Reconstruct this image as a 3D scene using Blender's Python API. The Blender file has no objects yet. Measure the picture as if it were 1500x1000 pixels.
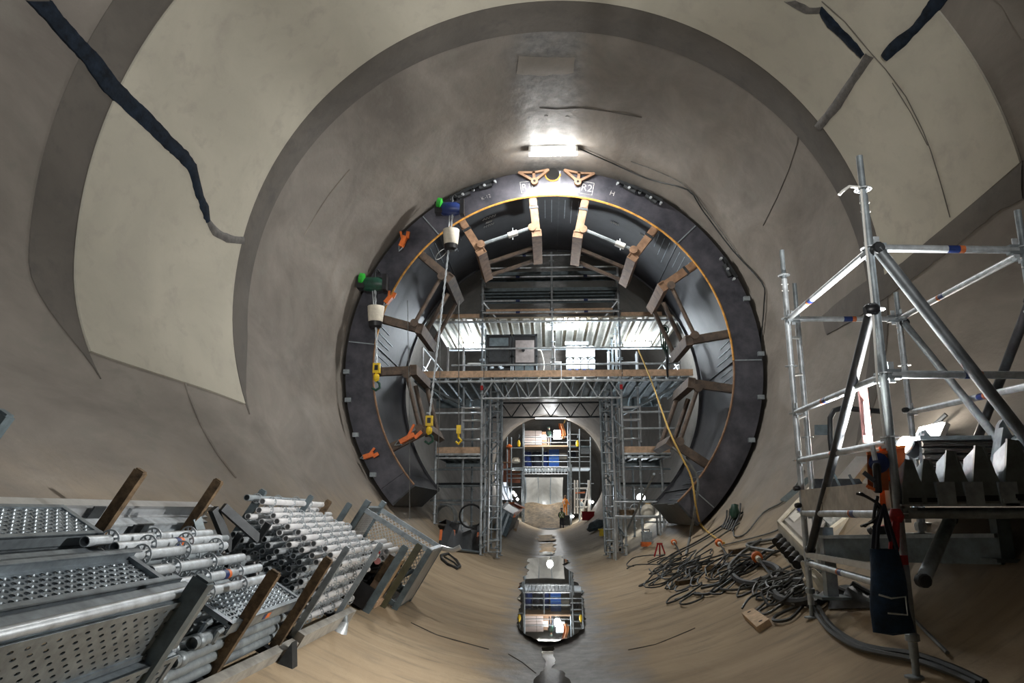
import bpy, math, random
from mathutils import Vector as V, Matrix
random.seed(7)
S = bpy.context.scene
col = S.collection
# ------------------------------------------------------------------ camera, world, exposure, big lights
F, PITCH, YAW = 1100.0, .222, .047
CAM = V((-.113, 0, 1.61))
cd = bpy.data.cameras.new('camera'); cam = bpy.data.objects.new('camera', cd); col.objects.link(cam)
cd.sensor_width = 36; cd.lens = 36 * F / 1500; cd.clip_start = .05; cd.clip_end = 400
cam.location = CAM; cam.rotation_euler = (math.pi / 2 + PITCH, 0, YAW)
S.camera = cam
S.view_settings.view_transform = 'Standard'; S.view_settings.look = 'None'
S.view_settings.gamma = 1; S.view_settings.use_curve_mapping = False
S.view_settings.exposure = 0.45
w = bpy.data.worlds.new('world'); S.world = w; w.use_nodes = True
w.node_tree.nodes['Background'].inputs[0].default_value = (.75, .85, 1, 1)
w.node_tree.nodes['Background'].inputs[1].default_value = .012

def light(kind, loc, power, color=(1, 1, 1), size=.3, target=None, size_y=None, spot=None, blend=.5):
    l = bpy.data.lights.new('scene_light', kind); l.energy = power; l.color = color
    if kind == 'AREA':
        l.size = size
        if size_y: l.shape = 'RECTANGLE'; l.size_y = size_y
    else: l.shadow_soft_size = size
    if spot: l.spot_size = math.radians(spot); l.spot_blend = blend
    o = bpy.data.objects.new('scene_light', l); col.objects.link(o); o.location = loc
    if target is not None: o.rotation_euler = (V(target) - V(loc)).to_track_quat('-Z', 'Y').to_euler()
    return o
WARM, COOL, NEUT = (1, .9, .76), (.86, .94, 1), (1, .97, .92)
WORK_LAMP = 1250      # the work lamp on the near scaffold carries its own light
light('SPOT', (.6, -9.5, 3.0), 4300, (1, .98, .94), .4, (-1.1, 10, 8.0), spot=43, blend=.4)      # unseen spot added behind the camera, coned onto the flared panels
light('SPOT', (1.2, -3.5, 7.0), 140, (.93, .97, 1), .35, (-2.6, 6.5, 1.6), spot=46, blend=.9)  # unseen spot added behind the camera to fill the left stacks
light('AREA', (.09, 16.3, 9.72), 260, NEUT, 1.2, (.09, 16.3, 0), .3)
for x in (-.3, .09, .48): light('POINT', (x, 16.3, 9.66), 26, NEUT, .08)                  # crown lamp
for x, y in ((-2.5, 24.3), (.65, 21.75), (2.9, 24.3)): light('POINT', (x, y, 6.68), 150, COOL, .12)   # lamps under the upper deck
light('AREA', (.3, 68.6, 9.5), 330, NEUT, 3.0, (.3, 66, 0), .8)
light('POINT', (.6, 70.8, 8.2), 420, COOL, .3)
light('POINT', (-3.6, 72, 4.5), 500, COOL, .3)
light('POINT', (3.6, 72, 2.4), 420, COOL, .3)
light('POINT', (.0, 74, 3.4), 160, NEUT, .3)  # fill added below the far deck to brighten the steel arch
light('POINT', (3.05, 26.1, 2.1), 80, COOL, .15)
light('POINT', (0, 46, 8.6), 40, NEUT, .4)

# ------------------------------------------------------------------ pixel -> place
cy_, sy_, cp_, sp_ = math.cos(YAW), math.sin(YAW), math.cos(PITCH), math.sin(PITCH)
FW = V((-sy_ * cp_, cy_ * cp_, sp_)); RT = V((cy_, sy_, 0)); UP = RT.cross(FW)
def ray(px, py): return FW + RT * ((px - 750) / F) + UP * ((500 - py) / F)
def at(px, py, Y):
    d = ray(px, py); return CAM + d * (Y / d.y)
def atx(px, py, X):
    d = ray(px, py); return CAM + d * ((X - CAM.x) / d.x)
def ss(a, b, x):
    t = min(1, max(0, (x - a) / (b - a))); return t * t * (3 - 2 * t)
PR = [(-30, 6.3), (4, 6.3), (6.5, 6.15), (8.5, 5.75), (10.2, 5.25), (11.3, 5.0), (13, 5.0), (300, 5.0)]
def RR(y, th):
    for (a, ra), (b, rb) in zip(PR, PR[1:]):
        if y <= b: r = ra + (rb - ra) * (y - a) / (b - a); break
    return 5 + (r - 5) * ss(math.radians(40), math.radians(85), abs(th))
def gap(p):
    return RR(p.y, math.atan2(p.x, 5 - p.z)) - math.hypot(p.x, p.z - 5)
def hit(px, py, lift=0):
    d = ray(px, py); t = .2
    while t < 300:
        if gap(CAM + d * t) < 0: break
        t += .05
    lo, hi = t - .05, t
    for _ in range(22):
        m = (lo + hi) / 2
        if gap(CAM + d * m) < 0: hi = m
        else: lo = m
    p = CAM + d * lo
    if lift: p = p + inward(p) * lift
    return p
def inward(p):
    return V((-p.x, 0, 5 - p.z)).normalized()
def shell(th, y, lift=0):                      # th from the invert, positive to the right
    r = RR(y, th) - lift
    return V((r * math.sin(th), y, 5 - r * math.cos(th)))
def floorz(x, y=5): return 5 - math.sqrt(max(0, 25 - x * x))
class Frame:                                    # a flat frame resting on the sloping invert
    def __init__(s, deg, lift=.05):
        t = math.radians(deg); s.N = V((-math.sin(t), 0, math.cos(t))); s.U = V((math.cos(t), 0, math.sin(t)))
        if deg < 0: s.U = -s.U
        s.O = V((5 * math.sin(t), 0, 5 - 5 * math.cos(t))) + s.N * lift
    def __call__(s, u, y, h): return s.O + s.U * u + s.N * h + V((0, y, 0))
    def loc(s, px, py, Y):
        d = at(px, py, Y) - s.O; return d.dot(s.U), d.dot(s.N)
LF = Frame(-31)

# ------------------------------------------------------------------ materials
MATS = {}
def mat(name, c, rough=.6, metal=0, var=.15, scale=6, bump=0, bscale=40, emit=0, c2=None, spec=.5):
    if name in MATS: return MATS[name]
    m = bpy.data.materials.new(name); m.use_nodes = True; n = m.node_tree.nodes; L = m.node_tree.links
    b = n['Principled BSDF']; b.inputs['Roughness'].default_value = rough; b.inputs['Metallic'].default_value = metal
    b.inputs['Specular IOR Level'].default_value = spec
    tc = n.new('ShaderNodeTexCoord')
    if var or c2:
        no = n.new('ShaderNodeTexNoise'); no.inputs['Scale'].default_value = scale; no.inputs['Detail'].default_value = 5; no.inputs['Roughness'].default_value = .65
        L.new(tc.outputs['Object'], no.inputs['Vector'])
        r = n.new('ShaderNodeValToRGB'); r.color_ramp.elements[0].position = .32; r.color_ramp.elements[1].position = .7
        d = c2 or tuple(v * (1 - var * 1.6) for v in c)
        r.color_ramp.elements[0].color = (*d, 1); r.color_ramp.elements[1].color = (*[min(1, v * (1 + (0 if c2 else var))) for v in c], 1)
        L.new(no.outputs['Fac'], r.inputs[0]); L.new(r.outputs[0], b.inputs['Base Color'])
    else: b.inputs['Base Color'].default_value = (*c, 1)
    if bump:
        nb = n.new('ShaderNodeTexNoise'); nb.inputs['Scale'].default_value = bscale; nb.inputs['Detail'].default_value = 6
        L.new(tc.outputs['Object'], nb.inputs['Vector'])
        bp = n.new('ShaderNodeBump'); bp.inputs['Strength'].default_value = bump; bp.inputs['Distance'].default_value = .02
        L.new(nb.outputs['Fac'], bp.inputs['Height']); L.new(bp.outputs[0], b.inputs['Normal'])
    if emit:
        b.inputs['Emission Color'].default_value = (*c, 1); b.inputs['Emission Strength'].default_value = emit
    MATS[name] = m; return m
def concrete(name, ca, cb, cc, stretch=(1, 1, 1), bump=.35, rough=.75, wet=False):
    m = bpy.data.materials.new(name); m.use_nodes = True; n = m.node_tree.nodes; L = m.node_tree.links
    b = n['Principled BSDF']; b.inputs['Roughness'].default_value = rough; b.inputs['Specular IOR Level'].default_value = .07
    tc = n.new('ShaderNodeTexCoord'); mp = n.new('ShaderNodeMapping'); mp.inputs['Scale'].default_value = stretch
    L.new(tc.outputs['Object'], mp.inputs['Vector'])
    def noise(sc, det, vec=mp.outputs[0], dist=0):
        x = n.new('ShaderNodeTexNoise'); x.inputs['Scale'].default_value = sc; x.inputs['Detail'].default_value = det; x.inputs['Roughness'].default_value = .62
        x.inputs['Distortion'].default_value = dist; L.new(vec, x.inputs['Vector']); return x.outputs['Fac']
    def ramp(f, a, b_, p0=.35, p1=.68):
        r = n.new('ShaderNodeValToRGB'); r.color_ramp.elements[0].position = p0; r.color_ramp.elements[1].position = p1
        r.color_ramp.elements[0].color = (*a, 1); r.color_ramp.elements[1].color = (*b_, 1); L.new(f, r.inputs[0]); return r.outputs[0]
    def mix(f, a, b_):
        x = n.new('ShaderNodeMix'); x.data_type = 'RGBA'; L.new(f, x.inputs[0]); L.new(a, x.inputs[6]); L.new(b_, x.inputs[7]); return x.outputs[2]
    base = ramp(noise(.7, 8, dist=.6), ca, cb)
    spots = ramp(noise(3.5, 8, dist=.3), (0, 0, 0), (1, 1, 1), .52, .75)
    rgb = n.new('ShaderNodeRGB'); rgb.outputs[0].default_value = (*cc, 1)
    col_ = mix(spots, base, rgb.outputs[0])
    hgt = noise(9, 10)
    if wet:                                        # damp grey strip along the invert, a real stain
        sx = n.new('ShaderNodeSeparateXYZ'); L.new(tc.outputs['Object'], sx.inputs[0])
        ab = n.new('ShaderNodeMath'); ab.operation = 'ABSOLUTE'; L.new(sx.outputs[0], ab.inputs[0])
        m2 = n.new('ShaderNodeMapping'); m2.inputs['Scale'].default_value = (.35, 1.8, .8); L.new(tc.outputs['Object'], m2.inputs['Vector'])
        sand = mix(ramp(noise(3, 8, m2.outputs[0], .4), (0, 0, 0), (1, 1, 1), .5, .72), ramp(noise(.9, 8, m2.outputs[0], .6), (.33, .255, .17), (.43, .34, .23)), ramp(noise(4, 4, m2.outputs[0]), (.20, .165, .12), (.30, .245, .175)))
        zz = n.new('ShaderNodeMath'); zz.operation = 'MULTIPLY_ADD'; zz.inputs[1].default_value = 1.6; L.new(noise(.8, 6, tc.outputs['Object']), zz.inputs[0]); L.new(sx.outputs[2], zz.inputs[2])
        col_ = mix(ramp(zz.outputs[0], (1, 1, 1), (0, 0, 0), .55, 1.0), col_, sand)
        mr = n.new('ShaderNodeMapRange'); mr.inputs[1].default_value = 1.2; mr.inputs[2].default_value = 3.2; mr.inputs[3].default_value = 1; mr.inputs[4].default_value = 0; mr.interpolation_type = 'SMOOTHSTEP'
        L.new(zz.outputs[0], mr.inputs[0]); L.new(mr.outputs[0], [q for q in n if q.bl_idname == 'ShaderNodeMix'][-1].inputs[0])
        nz = noise(1.6, 8, tc.outputs['Object']); ad = n.new('ShaderNodeMath'); ad.operation = 'MULTIPLY_ADD'; ad.inputs[1].default_value = 1.1; L.new(nz, ad.inputs[0]); L.new(ab.outputs[0], ad.inputs[2])
        w0 = n.new('ShaderNodeMapRange'); w0.inputs[1].default_value = .95; w0.inputs[2].default_value = 1.5; w0.inputs[3].default_value = 1; w0.inputs[4].default_value = 0; L.new(ad.outputs[0], w0.inputs[0]); wr = w0.outputs[0]
        g = ramp(noise(5, 8, tc.outputs['Object']), (.13, .13, .13), (.24, .235, .225))
        col_ = mix(wr, col_, g)
        rr = n.new('ShaderNodeMapRange'); rr.inputs[3].default_value = rough; rr.inputs[4].default_value = .42; L.new(wr, rr.inputs[0]); L.new(rr.outputs[0], b.inputs['Roughness'])
    L.new(col_, b.inputs['Base Color'])
    bp = n.new('ShaderNodeBump'); bp.inputs['Strength'].default_value = bump; bp.inputs['Distance'].default_value = .05
    L.new(hgt, bp.inputs['Height']); L.new(bp.outputs[0], b.inputs['Normal'])
    b2 = n.new('ShaderNodeBump'); b2.inputs['Strength'].default_value = .22 if wet else .1; b2.inputs['Distance'].default_value = .22
    L.new(noise(.9, 2.5, dist=.25), b2.inputs['Height']); L.new(b2.outputs[0], bp.inputs['Normal'])
    MATS[name] = m; return m
C_WALL = concrete('sprayed_concrete', (.18, .165, .15), (.29, .268, .242), (.22, .212, .19), (1, .6, 1), .22, .72, wet=True)
C_CEIL = concrete('crown_concrete', (.165, .15, .132), (.30, .275, .24), (.31, .265, .20), (1, .7, 1), .18, .6)
C_PANEL = concrete('finish_coat', (.43, .415, .355), (.50, .48, .41), (.40, .375, .33), (1, 1, 1), .12, .7)
C_STRIP = concrete('membrane_strip', (.105, .098, .09), (.15, .138, .125), (.10, .095, .09), (1, 1, 1), .15, .6)
C_PATCH = concrete('thin_patch', (.20, .185, .165), (.27, .25, .225), (.23, .215, .195), (1, 1, 1), .1, .6)
M_TAPE = mat('sealant_tape', (.010, .018, .032), .75, 0, .4, 9, .5, 14, spec=.2)
M_TAPE2 = mat('grey_sealant', (.11, .105, .10), .6, 0, .3, 9, .4, 14)
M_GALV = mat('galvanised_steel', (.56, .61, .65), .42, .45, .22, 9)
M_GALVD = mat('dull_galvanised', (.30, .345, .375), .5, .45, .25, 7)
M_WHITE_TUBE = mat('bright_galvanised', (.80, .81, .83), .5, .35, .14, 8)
M_DARKSTEEL = mat('dark_steel', (.045, .05, .055), .5, .6, .3, 5)
M_RING = mat('mill_scale_steel', (.095, .093, .113), .45, .3, .45, 2.2, .1, 18, c2=(.028, .031, .042))
M_SKIN = mat('mill_scale_skin', (.04, .041, .048), .55, .1, .45, 1.6, .1, 10, c2=(.018, .019, .024), spec=.3)
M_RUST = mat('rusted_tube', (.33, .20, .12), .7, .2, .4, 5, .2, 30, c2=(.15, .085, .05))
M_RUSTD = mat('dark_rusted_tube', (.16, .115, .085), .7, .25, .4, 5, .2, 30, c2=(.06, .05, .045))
M_WELD = mat('orange_primer_weld', (.62, .30, .055), .6, 0, .3, 9)
M_HOLE = mat('hollow_black', (.006, .006, .006), .9, 0, 0)
M_WOOD = mat('pale_timber', (.55, .38, .22), .7, 0, .22, 12, .2, 60)
M_WOODD = mat('weathered_timber', (.15, .10, .055), .8, 0, .4, 14, .4, 60)
M_BOARD = mat('toe_board_timber', (.62, .43, .29), .7, 0, .18, 10)
M_GREYPAINT = mat('grey_blue_paint', (.13, .17, .19), .5, .2, .25, 7)
M_BLACK = mat('black_rubber', (.016, .018, .02), .5, 0, .3, 8)
M_BLACKP = mat('black_plastic', (.012, .013, .016), .4, 0, .3, 8)
M_CABLE = mat('cable_sheath', (.03, .036, .038), .45, 0, .3, 8)
M_CABLEG = mat('grey_cable_sheath', (.14, .15, .15), .5, 0, .3, 8)
M_ORANGE = mat('orange_plastic', (.75, .17, .03), .45, 0, .15, 8)
M_ORANGED = mat('orange_board', (.50, .13, .035), .6, 0, .25, 6)
M_YELLOW = mat('yellow_paint', (.80, .55, .02), .45, 0, .15, 8)
M_GREEN = mat('green_paint', (.03, .40, .04), .4, 0, .15, 8)
M_GREEND = mat('dark_green_paint', (.012, .06, .04), .45, 0, .3, 8)
M_BLUED = mat('dark_blue_paint', (.015, .035, .15), .4, 0, .2, 8)
M_BLUE = mat('blue_plastic', (.02, .10, .42), .45, 0, .15, 8)
M_BLUEBAG = mat('blue_canvas', (.008, .032, .075), .85, 0, .3, 10, .3, 40)
M_RED = mat('red_webbing', (.42, .015, .02), .7, 0, .2, 14)
M_WHITE = mat('white_plastic', (.78, .78, .75), .5, 0, .08, 6)
M_CREAM = mat('cream_canvas', (.72, .68, .58), .7, 0, .12, 8)
M_ALU = mat('aluminium', (.72, .74, .76), .35, .8, .08, 8)
M_DECKB = mat('bright_deck_sheet', (.84, .82, .76), .55, .1, .12, 3)
M_PLANK = mat('plank_steel', (.27, .315, .35), .4, .6, .22, 9)
M_CHALK = mat('chalk', (.62, .62, .60), .9, 0, .2, 60)
M_ROPE = mat('yellow_rope', (.55, .36, .10), .8, 0, .2, 40)
M_BROWN = mat('brown_mud', (.11, .075, .04), .8, 0, .4, 3, .4, 8)
M_GLOW = mat('lamp_diffuser', (1, .97, .92), .5, 0, 0, emit=16)
M_GLOWC = mat('cool_lamp_diffuser', (.85, .94, 1), .5, 0, 0, emit=14)
M_SKINP = mat('skin', (.5, .3, .22), .6, 0, .1)
M_HIVIS = mat('hi_vis_cloth', (.85, .30, .05), .7, 0, .1)
M_HIVISG = mat('hi_vis_green', (.10, .16, .05), .7, 0, .1)
M_NAVY = mat('navy_cloth', (.012, .016, .03), .8, 0, .2)
def water():
    m = bpy.data.materials.new('standing_water'); m.use_nodes = True; b = m.node_tree.nodes['Principled BSDF']
    b.inputs['Base Color'].default_value = (.035, .033, .026, 1); b.inputs['Roughness'].default_value = .015; b.inputs['Specular IOR Level'].default_value = .9
    b.inputs['IOR'].default_value = 1.5
    return m
M_WATER = water()

# ------------------------------------------------------------------ mesh building
def basis(d):
    d = d.normalized(); a = V((0, 0, 1)) if abs(d.z) < .9 else V((1, 0, 0))
    u = d.cross(a).normalized(); return u, u.cross(d).normalized(), d
class G:
    def __init__(s): s.v = []; s.f = []
    def add(s, vs, fs):
        o = len(s.v); s.v += [V(p) for p in vs]; s.f += [tuple(i + o for i in f) for f in fs]; return s
    def hexa(s, p):                              # eight corners: bottom loop then top loop
        return s.add(p, [(3, 2, 1, 0), (4, 5, 6, 7), (0, 1, 5, 4), (1, 2, 6, 5), (2, 3, 7, 6), (3, 0, 4, 7)])
    def box(s, a, b):
        (x0, y0, z0), (x1, y1, z1) = a, b
        return s.hexa([(x0, y0, z0), (x1, y0, z0), (x1, y1, z0), (x0, y1, z0), (x0, y0, z1), (x1, y0, z1), (x1, y1, z1), (x0, y1, z1)])
    def bar(s, p, q, w, h, up=(0, 0, 1)):
        p, q = V(p), V(q); d = (q - p).normalized(); u = V(up)
        if abs(d.dot(u.normalized())) > .99: u = V((1, 0, 0)) if abs(d.x) < .9 else V((0, 1, 0))
        a = d.cross(u).normalized() * w / 2; c = a.cross(d).normalized() * h / 2
        return s.hexa([p - a - c, p + a - c, q + a - c, q - a - c, p - a + c, p + a + c, q + a + c, q - a + c])
    def tube(s, p, q, r, n=10, r2=None, cap=True, wall=0):
        p, q = V(p), V(q); u, v_, d = basis(q - p); r2 = r if r2 is None else r2
        ring = lambda c, rr: [c + (u * math.cos(2 * math.pi * i / n) + v_ * math.sin(2 * math.pi * i / n)) * rr for i in range(n)]
        vs = ring(p, r) + ring(q, r2); fs = [(i, (i + 1) % n, n + (i + 1) % n, n + i) for i in range(n)]
        if wall:
            k = len(vs); e = d * min(.15, (q - p).length * .3)
            vs += ring(p, r - wall) + ring(p + e, r - wall) + ring(q, r2 - wall) + ring(q - e, r2 - wall)
            for i in range(n):
                j = (i + 1) % n
                fs += [(j, i, k + i, k + j), (k + j, k + i, k + n + i, k + n + j), (n + i, n + j, k + 2 * n + j, k + 2 * n + i), (k + 2 * n + i, k + 2 * n + j, k + 3 * n + j, k + 3 * n + i)]
            fs += [tuple(k + n + i for i in reversed(range(n))), tuple(k + 3 * n + i for i in range(n))]
        elif cap: fs += [tuple(reversed(range(n))), tuple(range(n, 2 * n))]
        return s.add(vs, fs)
    def path(s, pts, r, n=6, close=False):
        pts = [V(p) for p in pts]; k = len(pts); vs = []; fs = []; prev = None
        for i, p in enumerate(pts):
            d = (pts[(i + 1) % k] - pts[i - 1]) if close else (pts[min(i + 1, k - 1)] - pts[max(i - 1, 0)])
            if d.length < 1e-6: d = V((0, 1, 0))
            d.normalize()
            if prev is None: u = basis(d)[0]
            else:
                u = prev - d * prev.dot(d); u = u.normalized() if u.length > 1e-6 else basis(d)[0]
            prev = u; v_ = d.cross(u)
            vs += [p + (u * math.cos(2 * math.pi * j / n) + v_ * math.sin(2 * math.pi * j / n)) * r for j in range(n)]
        for i in range(k if close else k - 1):
            a, b = i * n, ((i + 1) % k) * n
            fs += [(a + j, a + (j + 1) % n, b + (j + 1) % n, b + j) for j in range(n)]
        if not close: fs += [tuple(reversed(range(n))), tuple(range((k - 1) * n, k * n))]
        return s.add(vs, fs)
    def prism(s, poly, ext):                     # planar polygon swept along ext
        n = len(poly); ext = V(ext); vs = [V(p) for p in poly] + [V(p) + ext for p in poly]
        return s.add(vs, [tuple(reversed(range(n))), tuple(range(n, 2 * n))] + [(i, (i + 1) % n, n + (i + 1) % n, n + i) for i in range(n)])
    def lathe(s, prof, c, axis=(0, 0, 1), n=16):  # prof of (r, h)
        c = V(c); u, v_, d = basis(V(axis)); vs = []; fs = []
        for r, h in prof: vs += [c + d * h + (u * math.cos(2 * math.pi * i / n) + v_ * math.sin(2 * math.pi * i / n)) * max(r, 1e-4) for i in range(n)]
        for k in range(len(prof) - 1): fs += [(k * n + i, k * n + (i + 1) % n, (k + 1) * n + (i + 1) % n, (k + 1) * n + i) for i in range(n)]
        fs += [tuple(reversed(range(n))), tuple(range((len(prof) - 1) * n, len(prof) * n))]
        return s.add(vs, fs)
    def grid(s, rows, thick=None):               # rows of points
        n, m = len(rows), len(rows[0]); vs = [p for r in rows for p in r]
        return s.add(vs, [(i * m + j, i * m + j + 1, (i + 1) * m + j + 1, (i + 1) * m + j) for i in range(n - 1) for j in range(m - 1)])
    def move(s, M): s.v = [M @ p for p in s.v]; return s
def mesh(name, g, m):
    me = bpy.data.meshes.new(name); me.from_pydata(g.v, [], g.f); me.update()
    me.polygons.foreach_set('use_smooth', [True] * len(me.polygons))
    me.set_sharp_from_angle(angle=math.radians(38))
    if m: me.materials.append(m)
    return me
ORG = {}
def ob(name, g, m, parent=None, label=None, cat=None, group=None, kind=None, org=None):
    if parent is not None: o_ = ORG.get(parent.name, V((0, 0, 0)))
    elif org is not None: o_ = V(org)
    elif kind == 'structure': o_ = V((0, 0, 0))
    else:
        xs, ys, zs = [p.x for p in g.v], [p.y for p in g.v], [p.z for p in g.v]
        o_ = V(((min(xs) + max(xs)) / 2, (min(ys) + max(ys)) / 2, min(zs)))
    g.v = [p - o_ for p in g.v]
    o = bpy.data.objects.new(name, mesh(name, g, m)); col.objects.link(o)
    if parent is None: o.location = o_
    else: o.parent = parent
    ORG[o.name] = o_
    for k, x in (('label', label), ('category', cat), ('group', group), ('kind', kind)):
        if x: o[k] = x
    return o
def thing(name, label, cat, loc=(0, 0, 0), group=None):
    o = bpy.data.objects.new(name, None); col.objects.link(o); o.location = loc; o.empty_display_size = .1
    o['label'] = label; o['category'] = cat
    if group: o['group'] = group
    ORG[o.name] = V(loc); return o
def put(name, me, M, parent=None):               # share mesh data, matrix in world
    o = bpy.data.objects.new(name, me); col.objects.link(o)
    if parent is not None:
        o.parent = parent; M = Matrix.Translation(-ORG[parent.name]) @ M
    o.matrix_local = M; return o
def frameM(p, d, up=None):                       # local z along d
    u, v_, d = basis(V(d))
    M = Matrix((u, v_, d)).transposed().to_4x4(); M.translation = V(p); return M
# ------------------------------------------------------------------ the setting: chamber, tunnel, far chamber
R_ = math.radians
def ylist():
    y = -12.0; o = []
    while y < 68: o.append(y); y += .35 if y < 14 else 1.5
    return o + [68.0]
YS = ylist()
def shellpart(name, a, b, m, n):
    rows = [[shell(R_(a + (b - a) * i / n), y) for y in YS] for i in range(n + 1)]
    ob(name, G().grid(rows), m, kind='structure')
shellpart('floor', -46, 46, C_WALL, 46)
shellpart('wall_left', -128, -46, C_WALL, 50)
shellpart('wall_right', 46, 128, C_WALL, 50)
shellpart('ceiling', 128, 232, C_WALL, 60)
ob('wall_back', G().lathe([(6.6, 0), (6.6, .2)], (0, -12, 5), (0, -1, 0), 48), C_WALL, kind='structure')
# far chamber beyond the second mouth: wider, so the mouth keeps an edge
def farshell(name, a, b, m, n, r0):
    rows = []
    for i in range(n + 1):
        th = R_(a + (b - a) * i / n); row = []
        for y in (68, 68.6, 70, 75, 80, 88):
            r = 5 + (r0 - 5) * ss(68.0, 70, y) * ss(R_(30), R_(70), abs((th + math.pi) % (2 * math.pi) - math.pi)); row.append(V((r * math.sin(th), y, 5 - r * math.cos(th))))
        rows.append(row)
    ob(name, G().grid(rows), m, kind='structure')
farshell('floor_far', -46, 46, C_WALL, 24, 5.9)
farshell('wall_far_left', -128, -46, C_WALL, 24, 5.9)
farshell('wall_far_right', 46, 128, C_WALL, 24, 5.9)
farshell('ceiling_far', 128, 232, C_WALL, 24, 5.9)
ob('wall_far', G().lathe([(6.2, 0), (6.2, .2)], (0, 88, 5), (0, 1, 0), 40), C_STRIP, kind='structure')
# rounded lip of the second mouth
g = G(); n = 96
prof = [(5.01, 66.2), (4.97, 67.4), (4.95, 68), (5.0, 68.12), (5.2, 68.12)]
g.grid([[V((r * math.sin(t), y, 5 - r * math.cos(t))) for r, y in prof] for t in [R_(30 + 300 * i / n) for i in range(n + 1)]])
ob('trim_1', g, C_CEIL, kind='structure')

def patch(name, m, A, B, na, nb, lift=.012):
    """coat on the shell: A(t), B(t) give (theta, y) at both edges, t in 0..1"""
    rows = []
    for i in range(na + 1):
        t = i / na; (ta, ya), (tb, yb) = A(t), B(t); row = []
        for j in range(nb + 1):
            f = j / nb; th, y = ta + (tb - ta) * f, ya + (yb - ya) * f
            row.append(shell(th, y, lift))
        rows.append([shell(ta, ya, -.005)] + row + [shell(tb, yb, -.005)])
    rows = [[shell(*x, -.005) for x in [(A(0)[0] + (B(0)[0] - A(0)[0]) * min(1, max(0, (j - 1) / nb)), A(0)[1] + (B(0)[1] - A(0)[1]) * min(1, max(0, (j - 1) / nb))) for j in range(nb + 3)]]] + rows + \
           [[shell(*x, -.005) for x in [(A(1)[0] + (B(1)[0] - A(1)[0]) * min(1, max(0, (j - 1) / nb)), A(1)[1] + (B(1)[1] - A(1)[1]) * min(1, max(0, (j - 1) / nb))) for j in range(nb + 3)]]]
    return ob(name, G().grid(rows), m, kind='structure')
def thy(p):
    t = math.atan2(p.x, 5 - p.z); return (t if t < 0 else t - 2 * math.pi), p.y
def poly(pts, t):
    n = len(pts) - 1; k = min(n - 1, int(t * n)); f = t * n - k
    a, b = pts[k], pts[k + 1]; return a[0] + (b[0] - a[0]) * f, a[1] + (b[1] - a[1]) * f
# light finish coat round the flare, from the lower left edge over the crown to the lower right edge
lo0, lo1 = thy(hit(130, 515)), thy(hit(357, 592))
hi0, hi1 = thy(hit(1497, 237)), thy(hit(1290, 410))
def panA(t):                                      # inner edge, at the mouth
    return lo1[0] + (hi1[0] - lo1[0]) * t, 11.12 + (lo1[1] - 11.12) * max(0, 1 - t * 8)
def panB(t):                                      # outer edge
    return lo0[0] + (hi0[0] - lo0[0]) * t, lo0[1] + (hi0[1] - lo0[1]) * ss(.45, .8, t)
patch('trim_2', C_PANEL, panA, panB, 90, 10, .03)
# darker membrane strips: round the outer edge, inside the mouth, and along the lower right edge
def outA(t): return R_(-70 - 83 * t), lo0[1] - .02
def outB(t): return R_(-70 - 83 * t), lo0[1] - .02 - .6 * ss(0, .16, t)
patch('trim_3', C_STRIP, outA, outB, 50, 4, .015)
patch('trim_4', C_STRIP, lambda t: (R_(-67 - 236 * t), 11.14), lambda t: (R_(-67 - 236 * t), 11.15 + .47 * ss(0, .07, t) * ss(0, .07, 1 - t) + .3 * math.sin(math.pi * t) ** 2), 110, 4, .014)
def band(name, m, pts, lift=.016, n=6):           # pts: (x1,y1,x2,y2) pixel pairs on the two edges
    fine = []
    for a, b in zip(pts, pts[1:]):
        for k in range(n): fine.append(tuple(a[i] + (b[i] - a[i]) * k / n + (random.uniform(-1, 1) if i in (0, 3) else 0) for i in range(4)))
    fine.append(pts[-1]); rows = []
    for x1, y1, x2, y2 in fine:
        p, q = hit(x1, y1), hit(x2, y2); row = [p - inward(p) * .01]
        for f in (0, .25, .5, .75, 1):
            r = hit(x1 + (x2 - x1) * f, y1 + (y2 - y1) * f); row.append(r + inward(r) * (lift + (.012 if 0 < f < 1 else 0)))
        rows.append(row + [q - inward(q) * .01])
    return ob(name, G().grid(rows), m, kind='structure')
band('trim_5', C_STRIP, [(1500, 235, 1500, 292), (1460, 268, 1462, 310), (1395, 318, 1412, 352), (1330, 372, 1352, 398), (1250, 425, 1262, 462), (1206, 462, 1212, 490)], .02)
band('trim_6', M_TAPE, [(36, 0, 72, 0), (62, 26, 88, 22), (94, 62, 116, 54), (116, 86, 140, 78), (150, 134, 168, 116), (178, 160, 196, 145), (206, 184, 220, 168), (236, 214, 252, 203), (252, 228, 272, 222), (272, 248, 284, 240), (284, 286, 294, 285), (291, 306, 302, 302), (299, 326, 304, 322)], .045)
band('trim_7', M_TAPE2, [(299, 322, 305, 322), (308, 344, 318, 336), (330, 355, 334, 344), (354, 357, 354, 346)], .04, 3)
band('trim_8', M_TAPE2, [(1150, 0, 1166, -2), (1182, 18, 1188, 9), (1204, 18, 1206, 8)], .04, 3)
band('trim_9', M_TAPE, [(1203, 18, 1206, 8), (1216, 38, 1226, 28), (1232, 52, 1240, 44), (1252, 72, 1258, 62), (1264, 84, 1269, 78)], .045, 4)
band('trim_10', M_TAPE2, [(1272, 76, 1283, 82), (1248, 110, 1256, 120), (1224, 146, 1234, 156), (1196, 182, 1204, 190)], .04, 4)
band('trim_11', M_TAPE, [(1294, 78, 1303, 88), (1312, 56, 1330, 64), (1342, 34, 1352, 40), (1362, 4, 1380, 12), (1372, -12, 1394, -6)], .05, 4)
band('trim_12', C_PATCH, [(1440, -20, 1500, -20), (1470, 8, 1504, 0), (1500, 58, 1530, 30)], .02, 3)
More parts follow.
